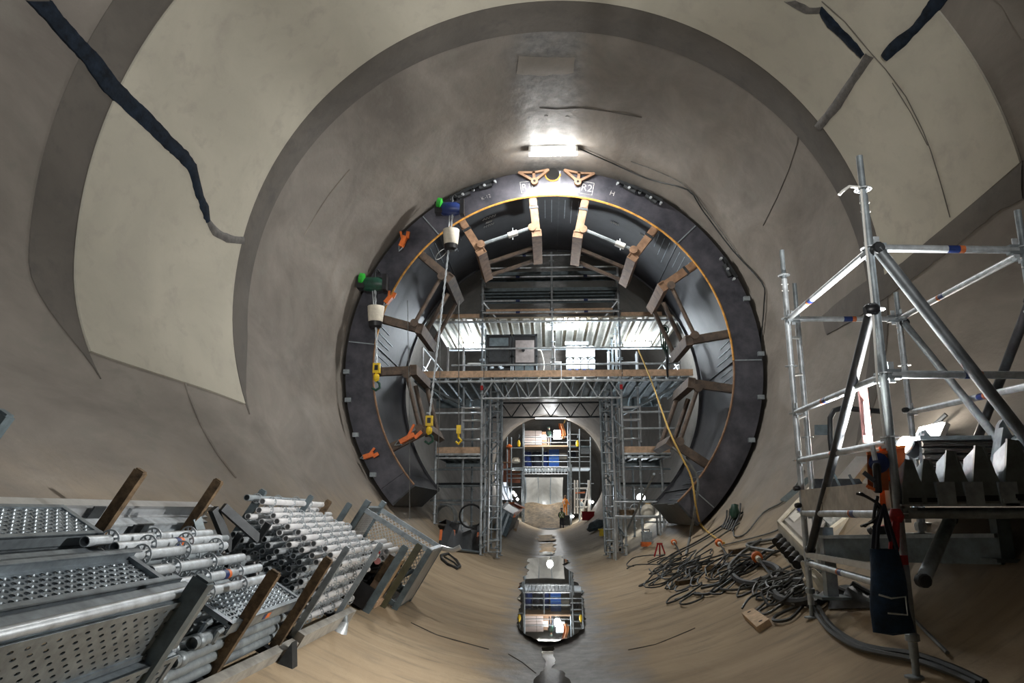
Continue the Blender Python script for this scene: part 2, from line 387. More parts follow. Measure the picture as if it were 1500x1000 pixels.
# thin construction joints and hairline cracks
def crack(name, pix, r=.006, m=None, lift=.0):
    g = G().path([hit(x, y, lift + .002) for x, y in pix], r, 5); ob(name, g, m or M_TAPE2, kind='structure')
crack('trim_13', [(1206, 0), (1240, 30), (1275, 72), (1300, 100), (1330, 140), (1355, 190), (1366, 218), (1382, 270), (1395, 318)], .007, C_STRIP, .03)
crack('trim_14', [(1310, 120), (1338, 165), (1362, 212)], .006, C_STRIP, .03)
crack('trim_15', [(253, 430), (254, 480), (262, 530), (275, 575), (295, 625), (318, 665), (345, 700)], .014, C_WALL, .004)
crack('trim_16', [(1172, 172), (1168, 210), (1155, 250), (1138, 290), (1118, 330)], .01, C_STRIP)
crack('trim_17', [(512, 248), (500, 262), (478, 290), (458, 322), (445, 345)], .012, C_CEIL)
crack('trim_18', [(790, 158), (815, 160), (850, 158), (890, 163), (940, 172)], .009, C_STRIP)
crack('trim_24', [(602, 912), (640, 930), (690, 944), (716, 951)], .008, C_STRIP)
crack('trim_25', [(920, 952), (960, 944), (985, 934), (1018, 920)], .007, C_STRIP)
crack('trim_26', [(745, 958), (765, 970), (785, 986)], .006, C_STRIP)
# rectangular patch with two bolt holes in the crown
band('trim_19', C_PATCH, [(760, 82, 756, 108), (800, 84, 800, 110), (842, 84, 840, 106)], .012, 4)
for k, (x, y) in enumerate([(798, 92), (833, 89), (800, 170), (831, 171)]):
    p = hit(x, y); q = inward(p)
    ob('trim_%d' % (20 + k), G().lathe([(.045, 0), (.04, .012), (.02, .014)], p - q * .005, q, 10), M_TAPE2, kind='structure')
# ------------------------------------------------------------------ puddles
def puddle(name, label, pix, lift=.004, group=None):
    P = [hit(x, y) for x, y in pix]; z = max(p.z for p in P) * .0 + lift
    fine = []
    for i, p in enumerate(P):
        q = P[(i + 1) % len(P)]
        for k in range(6):
            t = k / 6; r = p.lerp(q, t); e = q - p; a = .09 * math.sin(i * 3.1 + k * 2.3) * math.sin(math.pi * t)
            fine.append((r.x - e.y * a * .25, r.y + e.x * a))
    cx = sum(p[0] for p in fine) / len(fine); cy = sum(p[1] for p in fine) / len(fine)
    mx = max(abs(x) for x, y in fine)
    z = floorz(mx * .9) + lift
    vs = [(x, y, z) for x, y in fine]; n = len(fine)
    ob(name, G().add(vs, [tuple(range(n))]), M_WATER, label=label, cat='puddle')
puddle('puddle', 'large still puddle along the middle of the invert reflecting the far tunnel',
       [(772, 818), (824, 815), (838, 850), (852, 862), (854, 885), (857, 905), (856, 925), (838, 940), (815, 947), (790, 946), (770, 935), (758, 922), (759, 905), (762, 890), (761, 858), (772, 840)])
puddle('puddle', 'small dark puddle in the invert just beyond the large puddle', [(791, 796), (811, 795), (813, 806), (811, 813), (790, 813), (792, 804)])
puddle('puddle', 'farthest small puddle in the invert, near the second tunnel mouth', [(789, 784), (810, 784), (813, 793), (787, 793)])
puddle('puddle', 'puddle at the very bottom edge of the picture, nearest to us', [(792, 985), (805, 980), (824, 984), (842, 1010), (850, 1060), (760, 1060), (772, 1010)])
puddle('puddle', 'thin broken trickle of water between the large puddle and the nearest one', [(794, 948), (812, 947), (810, 960), (814, 968), (806, 984), (796, 982), (800, 970), (793, 960)])
# ------------------------------------------------------------------ steel ring
YF, RO, RI, YB = 17.37, 4.9, 4.24, 21.4
ROT, SEG = 3.2, 43.2
def rp(deg, r, y):                                # deg clockwise from the crown
    t = R_(deg); return V((r * math.sin(t), y, 5 + r * math.cos(t)))
def arcs(a, b, n=20): return [a + (b - a) * i / n for i in range(n + 1)]
ring = thing('steel_ring', 'large dark steel lining ring of bolted segments standing inside the tunnel', 'ring', (0, YF, 5))
edges = [ROT + SEG * k for k in (-3, -2, -1, 0, 1, 2, 3)]
spans = [(edges[i] + .04, edges[i + 1] - .04) for i in range(6)] + [(edges[6] + .04, edges[6] + 6), (edges[0] - 5, edges[0] - .04)]
for a, b in spans:
    A = arcs(a, b, max(4, int((b - a) / 2)))
    g = G().grid([[rp(d, RO, YB), rp(d, RO, YF), rp(d, RI, YF), rp(d, RI, YF + .05), rp(d, RI + .06, YF + .05)] for d in A])
    for d, fl in ((a, 0), (b, 1)): g.add([rp(d, RO, YF), rp(d, RI, YF), rp(d, RI, YF + .05), rp(d, RO, YF + .05)], [(0, 1, 2, 3) if fl else (3, 2, 1, 0)])
    seg = ob('segment', g, M_RING, ring)
    g = G().grid([[rp(d, RI + .02, YF + .05), rp(d, RI + .02, 18.4), rp(d, RI + .02, 19.5), rp(d, RI + .02, YB), rp(d, RI - .03, YB), rp(d, RI - .03, YB + .05), rp(d, RO, YB + .05)] for d in A])
    ob('skin_plate', g, M_SKIN, seg)
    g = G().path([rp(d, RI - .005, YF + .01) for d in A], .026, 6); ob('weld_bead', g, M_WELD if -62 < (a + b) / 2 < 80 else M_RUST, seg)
    if b - a > 20:                               # bolted joint plate and shallow scratches of the seam
        g = G().bar(rp(b, RI + .02, YF - .004), rp(b, RO - .02, YF - .004), .025, .012, (0, 1, 0)); ob('joint_seam', g, M_GALV if -10 < b < 20 else M_GALVD, seg)
        g = G().bar(rp(b, RI, YF + .1), rp(b, RI, YB), .03, .02, rp(b, 1, 0) - V((0, 0, 5))); ob('joint_cover', g, M_DARKSTEEL, seg)
        g = G()
        for k in range(7): g.bar(rp(b - 7 + 2.3 * k, RI + .008, YF + .3), rp(b - 7 + 2.3 * k, RI + .008, YF + 1.2 + .3 * (k % 3)), .012, .01, rp(b, 1, 0) - V((0, 0, 5)))
        o = ob('scratch_marks', g, M_GALVD, seg); o['kind'] = 'stuff'
# end plates of the lowest segments
for d, s in ((edges[0] - 5, -1), (edges[6] + 6, 1)):
    g = G().hexa([rp(d, RI, YF), rp(d, RO, YF), rp(d, RO, YB), rp(d, RI, YB), rp(d + s * .5, RI, YF), rp(d + s * .5, RO, YF), rp(d + s * .5, RO, YB), rp(d + s * .5, RI, YB)])
    ob('end_plate', g, M_DARKSTEEL, ring)
# L-shaped props in pairs beside every joint: radial post at the front, hollow longitudinal beam from its foot
RB = 3.3
props = []
for k in (-3, -2, -1, 0, 1, 2, 3):
    for s in (-1, 1):
        d = ROT + SEG * k + s * 8.9
        if -125 < d < 131: props.append(d)
tipY = YF + .12
def hollow(g, p, q, w, h, up, t=.022):            # rectangular hollow section
    p, q, u = V(p), V(q), V(up).normalized(); d = (q - p).normalized(); a = d.cross(u).normalized()
    for sx in (-1, 1): g.bar(p + a * sx * (w - t) / 2, q + a * sx * (w - t) / 2, t, h, u)
    for sz in (-1, 1): g.bar(p + u * sz * (h - t) / 2, q + u * sz * (h - t) / 2, w - 2 * t, t, u)
    return g
for d in props:
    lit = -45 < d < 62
    m = M_RUST if lit else M_RUSTD  # lighter rust near the crown, darker lower down: light put into the colour
    n_ = (rp(d, 1, 0) - V((0, 0, 5))).normalized(); tg = n_.cross(V((0, 1, 0)))
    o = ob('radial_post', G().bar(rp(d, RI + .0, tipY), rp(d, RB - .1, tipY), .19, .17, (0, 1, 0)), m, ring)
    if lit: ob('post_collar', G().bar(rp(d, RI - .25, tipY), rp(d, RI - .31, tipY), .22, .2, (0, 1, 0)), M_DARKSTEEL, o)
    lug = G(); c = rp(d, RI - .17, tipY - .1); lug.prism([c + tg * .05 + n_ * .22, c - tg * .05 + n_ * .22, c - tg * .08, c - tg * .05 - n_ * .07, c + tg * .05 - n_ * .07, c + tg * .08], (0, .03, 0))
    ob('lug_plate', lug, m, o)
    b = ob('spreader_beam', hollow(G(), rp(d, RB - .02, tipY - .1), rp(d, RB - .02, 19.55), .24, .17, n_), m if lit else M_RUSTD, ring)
    g = G().bar(rp(d, RB - .02, tipY - .06), rp(d, RB - .02, tipY - .04), .2, .13, n_); ob('hollow_end', g, M_HOLE, b)
# turnbuckle braces between neighbouring props of different pairs
ds = sorted(props)
for a, b in zip(ds, ds[1:]):
    if b - a < 20: continue
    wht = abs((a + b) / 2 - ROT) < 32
    for y, rr in ((YF + .05, RB + .14), (19.1, RB + .22), (19.45, RB - .02)):
        p, q = rp(a + 1.6, rr, y), rp(b - 1.6, rr, y)
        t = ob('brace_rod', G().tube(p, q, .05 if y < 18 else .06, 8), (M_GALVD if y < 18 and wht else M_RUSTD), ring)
        if y < 18:
            c = p.lerp(q, .62 if a < 0 else .74); e = (q - p).normalized()
            if wht:
                ob('white_sleeve', G().tube(c - e * .12, c + e * .12, .075, 10), M_WHITE, t)
                ob('turning_pin', G().tube(c - V((0, 0, .14)), c + V((0, 0, .16)), .012, 6), M_GALV, t)
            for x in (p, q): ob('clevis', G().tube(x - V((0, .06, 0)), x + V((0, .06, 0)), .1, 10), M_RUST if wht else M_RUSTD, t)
# lifting brackets along the crown of the ring
def bracket(d, big=True):
    n_ = (rp(d, 1, 0) - V((0, 0, 5))).normalized(); tg = V((0, 1, 0)).cross(n_)
    c = rp(d, RO - .07, YF - .07); P = lambda a, r: c + tg * a + n_ * r
    g = G()
    if big:
        for s in (-1, 1):
            g.bar(P(s * .38, .04), P(s * .04, -.2), .06, .07, (0, 1, 0)); g.bar(P(s * .38, .04), P(0, 0), .05, .06, (0, 1, 0))
        g.bar(P(0, .02), P(0, -.2), .07, .06, (0, 1, 0))
        g.tube(P(0, -.24) - V((0, .05, 0)), P(0, -.24) + V((0, .05, 0)), .09, 14)
        o = ob('lifting_bracket', g, M_RUST if abs(d) < 14 else M_DARKSTEEL, ring)
        ob('pin_hole', G().tube(P(0, -.24) - V((0, .056, 0)), P(0, -.24) + V((0, -.045, 0)), .032, 10), M_HOLE, o)
    else:
        g.bar(P(-.3, .0), P(.3, .0), .08, .1, (0, 1, 0)); g.tube(P(-.12, -.05), P(.2, -.09), .07, 8)
        o = ob('clamp_bracket', g, M_DARKSTEEL, ring)
        for s in (-.28, .02, .3): ob('bolt_head', G().tube(P(s, -.08) - V((0, .1, 0)), P(s, -.08), .035, 6), M_GALV, o)
for d in (-4.6, 8.8): bracket(d)
for d in (-27, -20, 24, 31, 62): bracket(d, False)
g = G(); c = rp(2.0, RO - .06, YF - .012)
ob('access_hole', G().lathe([(.16, 0), (.16, .008)], rp(1.0, RO - .1, YF - .01), (0, -1, 0), 20), M_HOLE, ring)
ob('hole_rim', G().path([rp(1.0, RO - .1, YF - .015) + V((.19 * math.cos(t), 0, .19 * math.sin(t))) for t in [math.pi + math.pi * i / 14 for i in range(15)]], .018, 5), M_WELD, ring)
for d in (-100, -92, -110, -122, 88, 100, 72, 112):
    p = rp(d, RO - .04, YF - .04); ob('edge_clip', G().box(p - V((.07, .05, .05)), p + V((.07, .05, .05))), M_GALVD, ring)
# chalk writing
def chalk(txt, d, r, size, box=False, y=YF - .006):
    c = bpy.data.curves.new('chalk_mark', 'FONT'); c.body = txt; c.size = size; c.extrude = .001; c.align_x = 'CENTER'; c.align_y = 'CENTER'; c.offset = -.004
    tmp = bpy.data.objects.new('chalk_mark', c); me = bpy.data.meshes.new_from_object(tmp); bpy.data.objects.remove(tmp)
    me.materials.clear(); me.materials.append(M_CHALK)
    put('chalk_mark', me, Matrix.Translation(rp(d, r, y)) @ Matrix.Rotation(R_(d), 4, 'Y') @ Matrix.Rotation(math.pi / 2, 4, 'X'), ring)
    if box:
        n_ = (rp(d, 1, 0) - V((0, 0, 5))).normalized(); tg = V((0, 1, 0)).cross(n_); p = rp(d, r, y); k = size * .62
        ob('chalk_box', G().path([p + tg * (a * k) + n_ * (b * k) for a, b in ((-1, -1), (1, -1), (1, 1), (-1, 1))], .008, 4, True), M_CHALK, ring)
chalk('R1', -7.2, 4.5, .24, True); chalk('R2', 11.8, 4.5, .26, True); chalk('H', 20, 4.52, .18); chalk('K-12', -20.5, 4.5, .13)
g = G()                                           # chalk scribbles on the skin plate between the upper left posts
def skinpt(d, f): return rp(d, RI - .005, YF + .25 + f * 1.6)
for k, (d0, f0, ln) in enumerate([(-24, .25, 5), (-23, .42, 2.4), (-24, .55, 4), (22, .5, 3), (33, .45, 2.5)]):
    g.path([skinpt(d0 + ln * i / 14, f0 + .035 * math.sin(i * 2.1 + k)) for i in range(15)], .008, 4)
o = ob('chalk_scribble', g, M_CHALK, ring); o['kind'] = 'stuff'
ob('chalk_circle', G().path([skinpt(-42 + 2.6 * math.cos(t), .55 + .13 * math.sin(t)) for t in [2 * math.pi * i / 20 for i in range(20)]], .009, 4, True), M_CHALK, ring)
# ------------------------------------------------------------------ crown lamp and its cable
def batten(name, label, c, ln, along=(1, 0, 0), m=None, n_=V((0, 0, -1)), glow=None, rd=.065):
    c, a = V(c), V(along).normalized(); t = thing(name, label, 'lamp', c)
    ob('housing', G().bar(c - a * ln / 2, c + a * ln / 2, .16, .07, n_), M_WHITE, t)
    q = c + n_ * .075
    ob('diffuser', G().tube(q - a * (ln / 2 - .06), q + a * (ln / 2 - .06), rd, 12), glow or M_GLOW, t)
    for s in (-1, 1): ob('end_cap', G().tube(q + a * s * (ln / 2 - .06), q + a * s * ln / 2, .9 * rd + .01, 12), M_WHITE, t)
    return t
batten('batten_lamp', 'bright tube lamp fixed to the tunnel crown in front of the steel ring', (.09, 16.3, 9.95), 1.15, rd=.11)
def cable(name, label, pts, r, m=None, cat='cable', sm=4, group=None):
    P = [V(p) for p in pts]; out = []
    for i in range(len(P) - 1):
        p0, p1, p2, p3 = P[max(i - 1, 0)], P[i], P[i + 1], P[min(i + 2, len(P) - 1)]
        for k in range(sm):
            t = k / sm; out.append(.5 * ((2 * p1) + (p2 - p0) * t + (2 * p0 - 5 * p1 + 4 * p2 - p3) * t * t + (3 * p1 - p0 - 3 * p2 + p3) * t ** 3))
    out.append(P[-1])
    return ob(name, G().path(out, r, 6), m or M_CABLE, label=label, cat=cat, group=group)
H = lambda pix, l=.03: [hit(x, y, l) for x, y in pix]
cable('lamp_cable', 'black supply cable running from the crown lamp down the right tunnel wall', H([(850, 216), (900, 238), (950, 260), (1008, 276), (1030, 305), (1075, 365), (1118, 412), (1122, 440), (1117, 500), (1112, 560)], .04), .016, sm=3)
cable('thin_cable', 'thin second cable sagging across the upper right tunnel wall', H([(925, 235), (970, 252), (1010, 275), (1045, 320), (1085, 375), (1105, 400)], .03), .008, M_STRIP if False else M_CABLEG, sm=3)
# ------------------------------------------------------------------ chain hoists
def hoist(px, py, chain_end, label, bagpx):
    Y = 16.9; c = at(px, py, Y); t = thing('chain_hoist', label, 'hoist', c)
    B = lambda dx, dz: c + V((dx, 0, dz))
    g = G().lathe([(.13, -.26), (.17, -.2), (.17, .1), (.14, .2)], c, (1, 0, 0), 14); ob('motor_body', g, M_GREEND if px < 600 else M_BLUED, t)
    ob('gear_case', G().box(B(-.40, -.12) - V((0, .14, 0)), B(-.22, .14) + V((0, .14, 0))), M_BLACKP, t)
    ob('green_cover', G().lathe([(.05, 0), (.13, .03), (.13, .12), (.06, .15)], B(-.22, .1) - V((0, .1, 0)), (-1, 0, .2), 12), M_GREEN, t)
    ob('control_box', G().box(B(.2, -.16) - V((0, .12, 0)), B(.3, .22) + V((0, .12, 0))), M_BLACKP, t)
    ob('top_hook', G().path([B(0, .12), B(0, .3), B(.06, .36), B(.1, .3)], .03, 6), M_DARKSTEEL, t)
    d = at(*bagpx, Y) ; k = G().lathe([(.13, 0), (.17, .05), (.2, .38), (.2, .4), (.17, .4)], d - V((0, 0, .45)), (0, 0, 1), 16); ob('chain_bag', k, M_CREAM, t)
    ob('bag_base', G().lathe([(.1, 0), (.155, .05), (.165, .16)], d - V((0, 0, .58)), (0, 0, 1), 16), M_BLACKP, t)
    ob('bag_strap', G().path([B(-.05, -.12), d + V((-.06, 0, 0)), d + V((-.1, 0, -.06))], .015, 5), M_GALV, t)
    e = at(*chain_end, Y - .1); p = B(.02, -.15); ln = (e - p).length
    g = G(); n = int(ln / .09); dd = (e - p).normalized(); u, v_, _ = basis(dd)
    for s in (-.02, .02):
        for i in range(n):
            q = p + dd * (i * .09) + u * s * 2; x = u if i % 2 else v_
            g.bar(q, q + dd * .1, .034 if i % 2 else .014, .014 if i % 2 else .034, v_)
    o = ob('load_chain', g, M_GALV, t); o['kind'] = 'stuff'
    h = ob('hook_block', G().box(e - V((.08, .05, .18)), e + V((.08, .05, .05))), M_YELLOW, t)
    ob('block_window', G().box(e - V((.04, .06, .12)), e + V((.04, .055, .0))), M_BLACKP, h)
    ob('swivel', G().lathe([(.03, 0), (.07, .05), (.07, .15), (.03, .2)], e - V((0, 0, .38)), (0, 0, 1), 10), M_YELLOW, h)
    ob('hook', G().path([e + V((0, 0, -.36)), e + V((.08, 0, -.42)), e + V((.09, 0, -.52)), e + V((0, 0, -.58)), e + V((-.09, 0, -.52))], .03, 6), M_GREEND, h)
hoist(662, 306, (629, 612), 'dark blue electric chain hoist at the upper left of the ring, long chain to scaffold', (661, 334))
hoist(549, 416, (552, 535), 'dark green electric chain hoist on the left of the ring, short chain', (551, 446))
p = at(672, 440, 17.6); q = at(672, 625, 17.6)
t = thing('hanging_hook', 'yellow hook hanging on a thin rope over the lower left deck', 'hook', q)
ob('rope', G().tube(p, q, .012, 6), M_CABLEG, t); ob('hook_block', G().box(q - V((.05, .04, .16)), q + V((.05, .04, .04))), M_YELLOW, t)
ob('hook', G().path([q + V((0, 0, -.15)), q + V((0, 0, -.25)), q + V((.07, 0, -.32)), q + V((0, 0, -.4)), q + V((-.06, 0, -.34))], .03, 6), M_YELLOW, t)
for a, b, l, k in (((645, 450), (640, 760), 'thin grey hand line hanging beside the left hoist chain', 0), ((597, 440), (600, 760), 'grey tag line hanging along the lower left ring segments', 1)):
    cable('hand_line', l, [at(*a, 17.1), at((a[0] + b[0]) / 2 + 1, (a[1] + b[1]) / 2, 17.1), at(*b, 17.1)], .008, M_CABLEG, 'line')
def orange_clamp(px, py, ang, label, Y=17.1, s=1):
    c = at(px, py, Y); t = thing('plate_clamp', label, 'clamp', c); d = V((math.cos(ang), 0, math.sin(ang))) * s; e = V((-d.z, 0, d.x))
    ob('clamp_body', G().bar(c - d * .16, c + d * .12, .1, .16, (0, 1, 0)), M_ORANGE, t)
    ob('jaw', G().bar(c + d * .1 - e * .06, c + d * .26 - e * .02, .08, .07, (0, 1, 0)), M_ORANGE, t)
    ob('lever', G().bar(c + e * .02, c + d * .2 + e * .16, .05, .05, (0, 1, 0)), M_ORANGE, t)
    ob('shackle', G().path([c - d * .15 + e * .05, c - d * .27, c - d * .15 - e * .05], .02, 6), M_GALVD, t)
orange_clamp(591, 353, 1.2, 'orange plate clamp hanging on the upper left rim of the ring, above the green hoist')
orange_clamp(570, 438, .9, 'small orange clamp just right of the green chain hoist', s=.8)
orange_clamp(598, 641, .5, 'large orange clamp on the lower left beam end of the ring', s=1.3)
orange_clamp(541, 667, .3, 'orange clamp on the lower left outer rim of the ring', s=.8)
cable('safety_rope', 'yellow rope running slantwise from the scaffold rail down to the floor at right', [at(935, 512, 21.3), at(955, 560, 20), at(978, 625, 17.2), at(998, 668, 16.8), at(1013, 700, 16.7), at(1020, 745, 16.6), hit(1029, 771, .03), hit(1048, 788, .03), hit(1062, 797, .03)], .022, M_ROPE, 'rope')
cable('hose', 'grey hose hanging from the lower right beam of the ring to the floor', [at(985, 655, 17), at(1003, 672, 16.9), at(1022, 700, 16.9), at(1018, 745, 16.6), hit(1012, 790, .04), hit(1007, 815, .04)], .03, M_CABLEG, 'hose')
# ------------------------------------------------------------------ access scaffold behind the ring
ROS = None
def rosette_mesh(R=.062, spokes=8):
    g = G(); n = 16; c = lambda r, a, z: V((r * math.cos(a), r * math.sin(a), z))
    for z0, z1 in ((-.004, .004),):
        for i in range(n):
            a, b = 2 * math.pi * i / n, 2 * math.pi * (i + 1) / n
            g.hexa([c(R * .84, a, z0), c(R, a, z0), c(R, b, z0), c(R * .84, b, z0), c(R * .84, a, z1), c(R, a, z1), c(R, b, z1), c(R * .84, b, z1)])
    for i in range(spokes):
        a = 2 * math.pi * i / spokes; g.bar(c(R * .3, a, 0), c(R * .9, a, 0), R * .2, .007)
    return mesh('rosette', g, M_GALV)
ROS = rosette_mesh()
sf = thing('access_scaffold', 'tall galvanised access scaffold with timber-edged decks filling the tunnel behind the ring', 'scaffold', (0, 21.5, 0))
Y0, Y1 = 21.5, 25.5
def Zf(y, Y=Y0): return at(808, y, Y).z
def Xf(x, y=600, Y=Y0): return at(x, y, Y).x
def ground(x, y): return floorz(x)
SR = .034
def standard(x, y, z1, z0=None, step=1.0):
    z0 = ground(x, y) + .02 if z0 is None else z0
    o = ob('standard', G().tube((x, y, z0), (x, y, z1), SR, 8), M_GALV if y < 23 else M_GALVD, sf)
    g = G(); z = z0 + .5
    while z < z1 - .1: g.lathe([(.03, -.006), (.085, -.006), (.085, .006), (.03, .006)], (x, y, z), (0, 0, 1), 10); z += step
    ob('rosettes', g, M_GALV, o)
    if z0 < 2: ob('base_jack', G().lathe([(.1, 0), (.1, .015), (.03, .02), (.03, .25), (.06, .26), (.06, .29)], (x, y, z0 - .02), (0, 0, 1), 10), M_GALVD, o)
    return o
def rail(p, q, r=.03, m=None, name='ledger'):
    return ob(name, G().tube(p, q, r, 8), m or M_GALV, sf)
zm, zu = Zf(552), Zf(466)                         # the two wide decks
for y in (Y0, 22.7, 24.1, Y1):
    for x in (-2.0, 2.02):
        standard(x, y, {Y0: Zf(356) if 0 else Zf(452), 22.7: zu, 24.1: zu, Y1: zu + .3}[y])
for x in (-1.62, 1.66):
    for y in (22.7, 24.1): standard(x, y, zm)
for x, y, t in ((-2.65, 22.6, zm + .9), (-3.32, 21.6, Zf(650) + .2), (2.62, 22.6, zm + .9), (3.2, 22.3, zm), (-2.65, 25.4, zm), (2.7, 25.4, zm)): standard(x, y, t)
for x in (-2.0, .06, 2.02): standard(x, Y0, Zf({-2.0: 392, .06: 357, 2.02: 392}[x]), Zf(550) if x == .06 else zm, .5)
for x in (-2.0, .06, 2.02): standard(x, 22.9, Zf(400), zu, .5)
# upper bays: ledgers, stacked decks, boards
def plank(p, q, wv, m=None, parent=sf, ribs=True, name='deck_plank', th=.07):
    """steel plank from p to q, width vector wv, underside ribs"""
    p, q, wv = V(p), V(q), V(wv); up = V((0, 0, 1)); g = G(); W = wv.length; d = (q - p)
    g.bar(p + wv / 2 + up * (-.01), q + wv / 2 + up * (-.01), W * .97, .02)
    for f in (.04, .96): g.bar(p + wv * f - up * .05, q + wv * f - up * .05, .03, .1)
    if ribs: g.bar(p + wv * .5 - up * .04, q + wv * .5 - up * .04, .1, .05)
    return ob(name, g, m or M_GALVD, parent)
for z, y0, n in ((Zf(421), Y0, 4), (Zf(396), Y0 + .1, 2)):
    for k in range(n):
        for a, b in ((-1.98, .04), (.08, 2.0)): plank((a, y0 + k * .35, z), (b, y0 + k * .35, z), (0, .33, 0), M_GREYPAINT)
for y in (362, 374, 392, 405, 440, 457):
    for a, b in ((-2.0, .06), (.06, 2.02)):
        if y < 380 and a < -1: a = -1.6
        if y < 380 and b > 1: b = 1.6
        o = rail((a, Y0 - .03, Zf(y)), (b, Y0 - .03, Zf(y)), .03 if y < 450 else .035, M_GALV)
        ob('tape_band', G().tube((a + (b - a) * .48, Y0 - .03, Zf(y)), (a + (b - a) * .54, Y0 - .03, Zf(y)), .036, 8), M_BLUED, o)
for a, b in ((-1.9, 0.0), (.12, 1.85)):
    ob('toe_board', G().box((a, Y0 - .02, Zf(459)), (b, Y0 + .02, Zf(452))), M_BOARD, sf)
for a, b in ((-3.45, -2.1), (2.1, 3.3)):
    ob('toe_board', G().box((a, Y0 + .1, Zf(464)), (b, Y0 + .14, Zf(457))), M_BOARD, sf)
for s, x in ((-1, -2.0), (1, 2.02)):
    for k in range(3): rail((x, Y0 - .05, Zf(405 + 20 * k)), (x, 22.9, Zf(405 + 20 * k)), .03)
    rail((x, Y0, Zf(440)), (x - s * .45, Y0 + .2, zu), .03)
# corrugated upper deck: planks along the tunnel, seen from beneath
k = -3.5
while k < 3.85:
    plank((k, Y0 - .05, zu), (k, Y1, zu), (.22, 0, 0), M_DECKB, ribs=False); k += .335
ob('deck_sheet', G().box((-3.5, Y0, zu + .02), (3.9, Y1, zu + .05)), mat('tan_sheet', (.42, .36, .27), .6, 0, .2, 2), sf)
rail((-3.5, Y0 - .05, zu - .1), (3.85, Y0 - .05, zu - .1), .035)
rail((-3.5, Y1 - .1, zu - .1), (3.85, Y1 - .1, zu - .1), .035)
ob('back_beam', G().box((-3.5, Y1, at(808, 509, Y1).z), (3.9, Y1 + .06, at(808, 490, Y1).z)), M_DECKB, sf)
# wide middle deck
k = -4.0
while k < 4.0:
    plank((k, Y0, zm), (k, Y1, zm), (.27, 0, 0), M_GALVD, ribs=False); k += .335
for a, b in ((-4.02, -1.95), (-1.93, .3), (.32, 2.05), (2.07, 4.08)):
    ob('toe_board', G().box((a, Y0 - .06, zm), (b, Y0 - .02, zm + .19)), M_BOARD, sf)
ob('edge_beam', G().box((-3.9, Y1 - .1, zm - .35), (-2.1, Y1, zm - .06)), M_GREYPAINT, sf)
ob('edge_beam', G().box((2.1, Y1 - .1, zm - .35), (3.6, Y1, zm - .06)), M_GREYPAINT, sf)
rail((-3.9, Y0 - .02, zm - .12), (4.0, Y0 - .02, zm - .12), .035)
for x in (-3.9, 4.0): ob('cantilever_arm', G().bar((x * .98, Y0 + .3, zm - .1), (x * .55, Y0 + 1.5, zm - .9), .07, .07), M_GALVD, sf)
def girder(y, x0, x1, zt, zb, n, m):
    gi = rail((x0, y, zt), (x1, y, zt), .03, m, 'lattice_girder')
    ob('bottom_chord', G().tube((x0, y, zb), (x1, y, zb), .03, 8), m, gi); w_ = (x1 - x0) / n
    for i in range(n):
        a = x0 + w_ * i
        ob('web_bar', G().tube((a, y, zb), (a + w_ / 2, y, zt), .02, 6), m, gi); ob('web_bar', G().tube((a + w_ / 2, y, zt), (a + w_, y, zb), .02, 6), m, gi)
girder(Y0 - .03, -2.0, 2.02, zm - .1, Zf(583), 6, M_GALV)
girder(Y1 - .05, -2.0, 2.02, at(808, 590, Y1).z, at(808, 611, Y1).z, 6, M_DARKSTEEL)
# guard rails on the middle deck
for y in (510, 534):
    for a, b in ((-2.9, .06), (.06, 2.3), (2.3, 3.75)): rail((a, Y0 - .03, Zf(y)), (b, Y0 - .03, Zf(y)), .026)
for x, y in ((-3.75, Y0), (-3.0, Y0), (-2.55, Y0), (.1, Y0), (1.75, 22.4), (2.62, 22.4), (3.4, Y0), (3.72, Y0)):
    o = rail((x, y, zm), (x, y, zm + .92), .032, M_ALU, 'guard_post')
for x in (-3.75, 3.72):
    for h in (.35, .9): rail((x, Y0, zm + h), (x * .985, Y1, zm + h), .026, M_ALU)
    rail((x, Y0, zm + .1), (x, 23, zm + .9), .026, M_ALU); rail((x, 23, zm + .1), (x, 24.5, zm + .9), .026, M_ALU)
for x0, x1 in ((-2.55, -2.1), (2.1, 2.62), (1.75, 2.3)):
    for h in (.3, .62): rail((x0, 22.6, zm + h), (x1, 22.6, zm + h), .026, M_ALU)
# low side decks with toe boards
for a, b, y in ((-3.3, -2.02, Y0), (2.05, 3.35, Y0)):
    z = Zf(664); k = a
    while k < b - .2: plank((k, y, z), (k, y + 2.2, z), (.3, 0, 0), M_GREYPAINT); k += .32
    ob('toe_board', G().box((a, y + .1, z), (b, y + .14, z + .2)), M_BOARD, sf)
    rail((a, y - .02, z - .02), (b, y - .02, z - .02), .035); rail((a, y - .02, z - .12), (b, y - .02, z - .12), .028)
    ob('edge_beam', G().box((a, y + 2.2, z - .24), (b, y + 2.28, z - .02)), M_GREYPAINT, sf)
for a, b in ((-3.6, -2.0), (2.02, 3.5)):
    for y in (604, 628): rail((a, Y0, Zf(y)), (b, Y0, Zf(y)), .03)
    for y in (684, 706, 732): rail((a, 22.6, Zf(y)), (b * (1 if b > 0 else 1), 22.6, Zf(y)), .03, M_DARKSTEEL if y == 706 else M_GALVD)
    rail((a, 22.7, Zf(708)), (b, 22.7, Zf(708)), .05, M_GALVD)
# guard frames standing on the towers below the deck
for x0, x1 in ((-2.65, -2.0), (2.02, 2.62)):
    for y in (592, 611, 640): rail((x0, 22.2, Zf(y)), (x1, 22.2, Zf(y)), .032, M_ALU)
    for x in (x0, x1): rail((x, 22.2, Zf(645)), (x, 22.2, Zf(590)), .032, M_ALU)
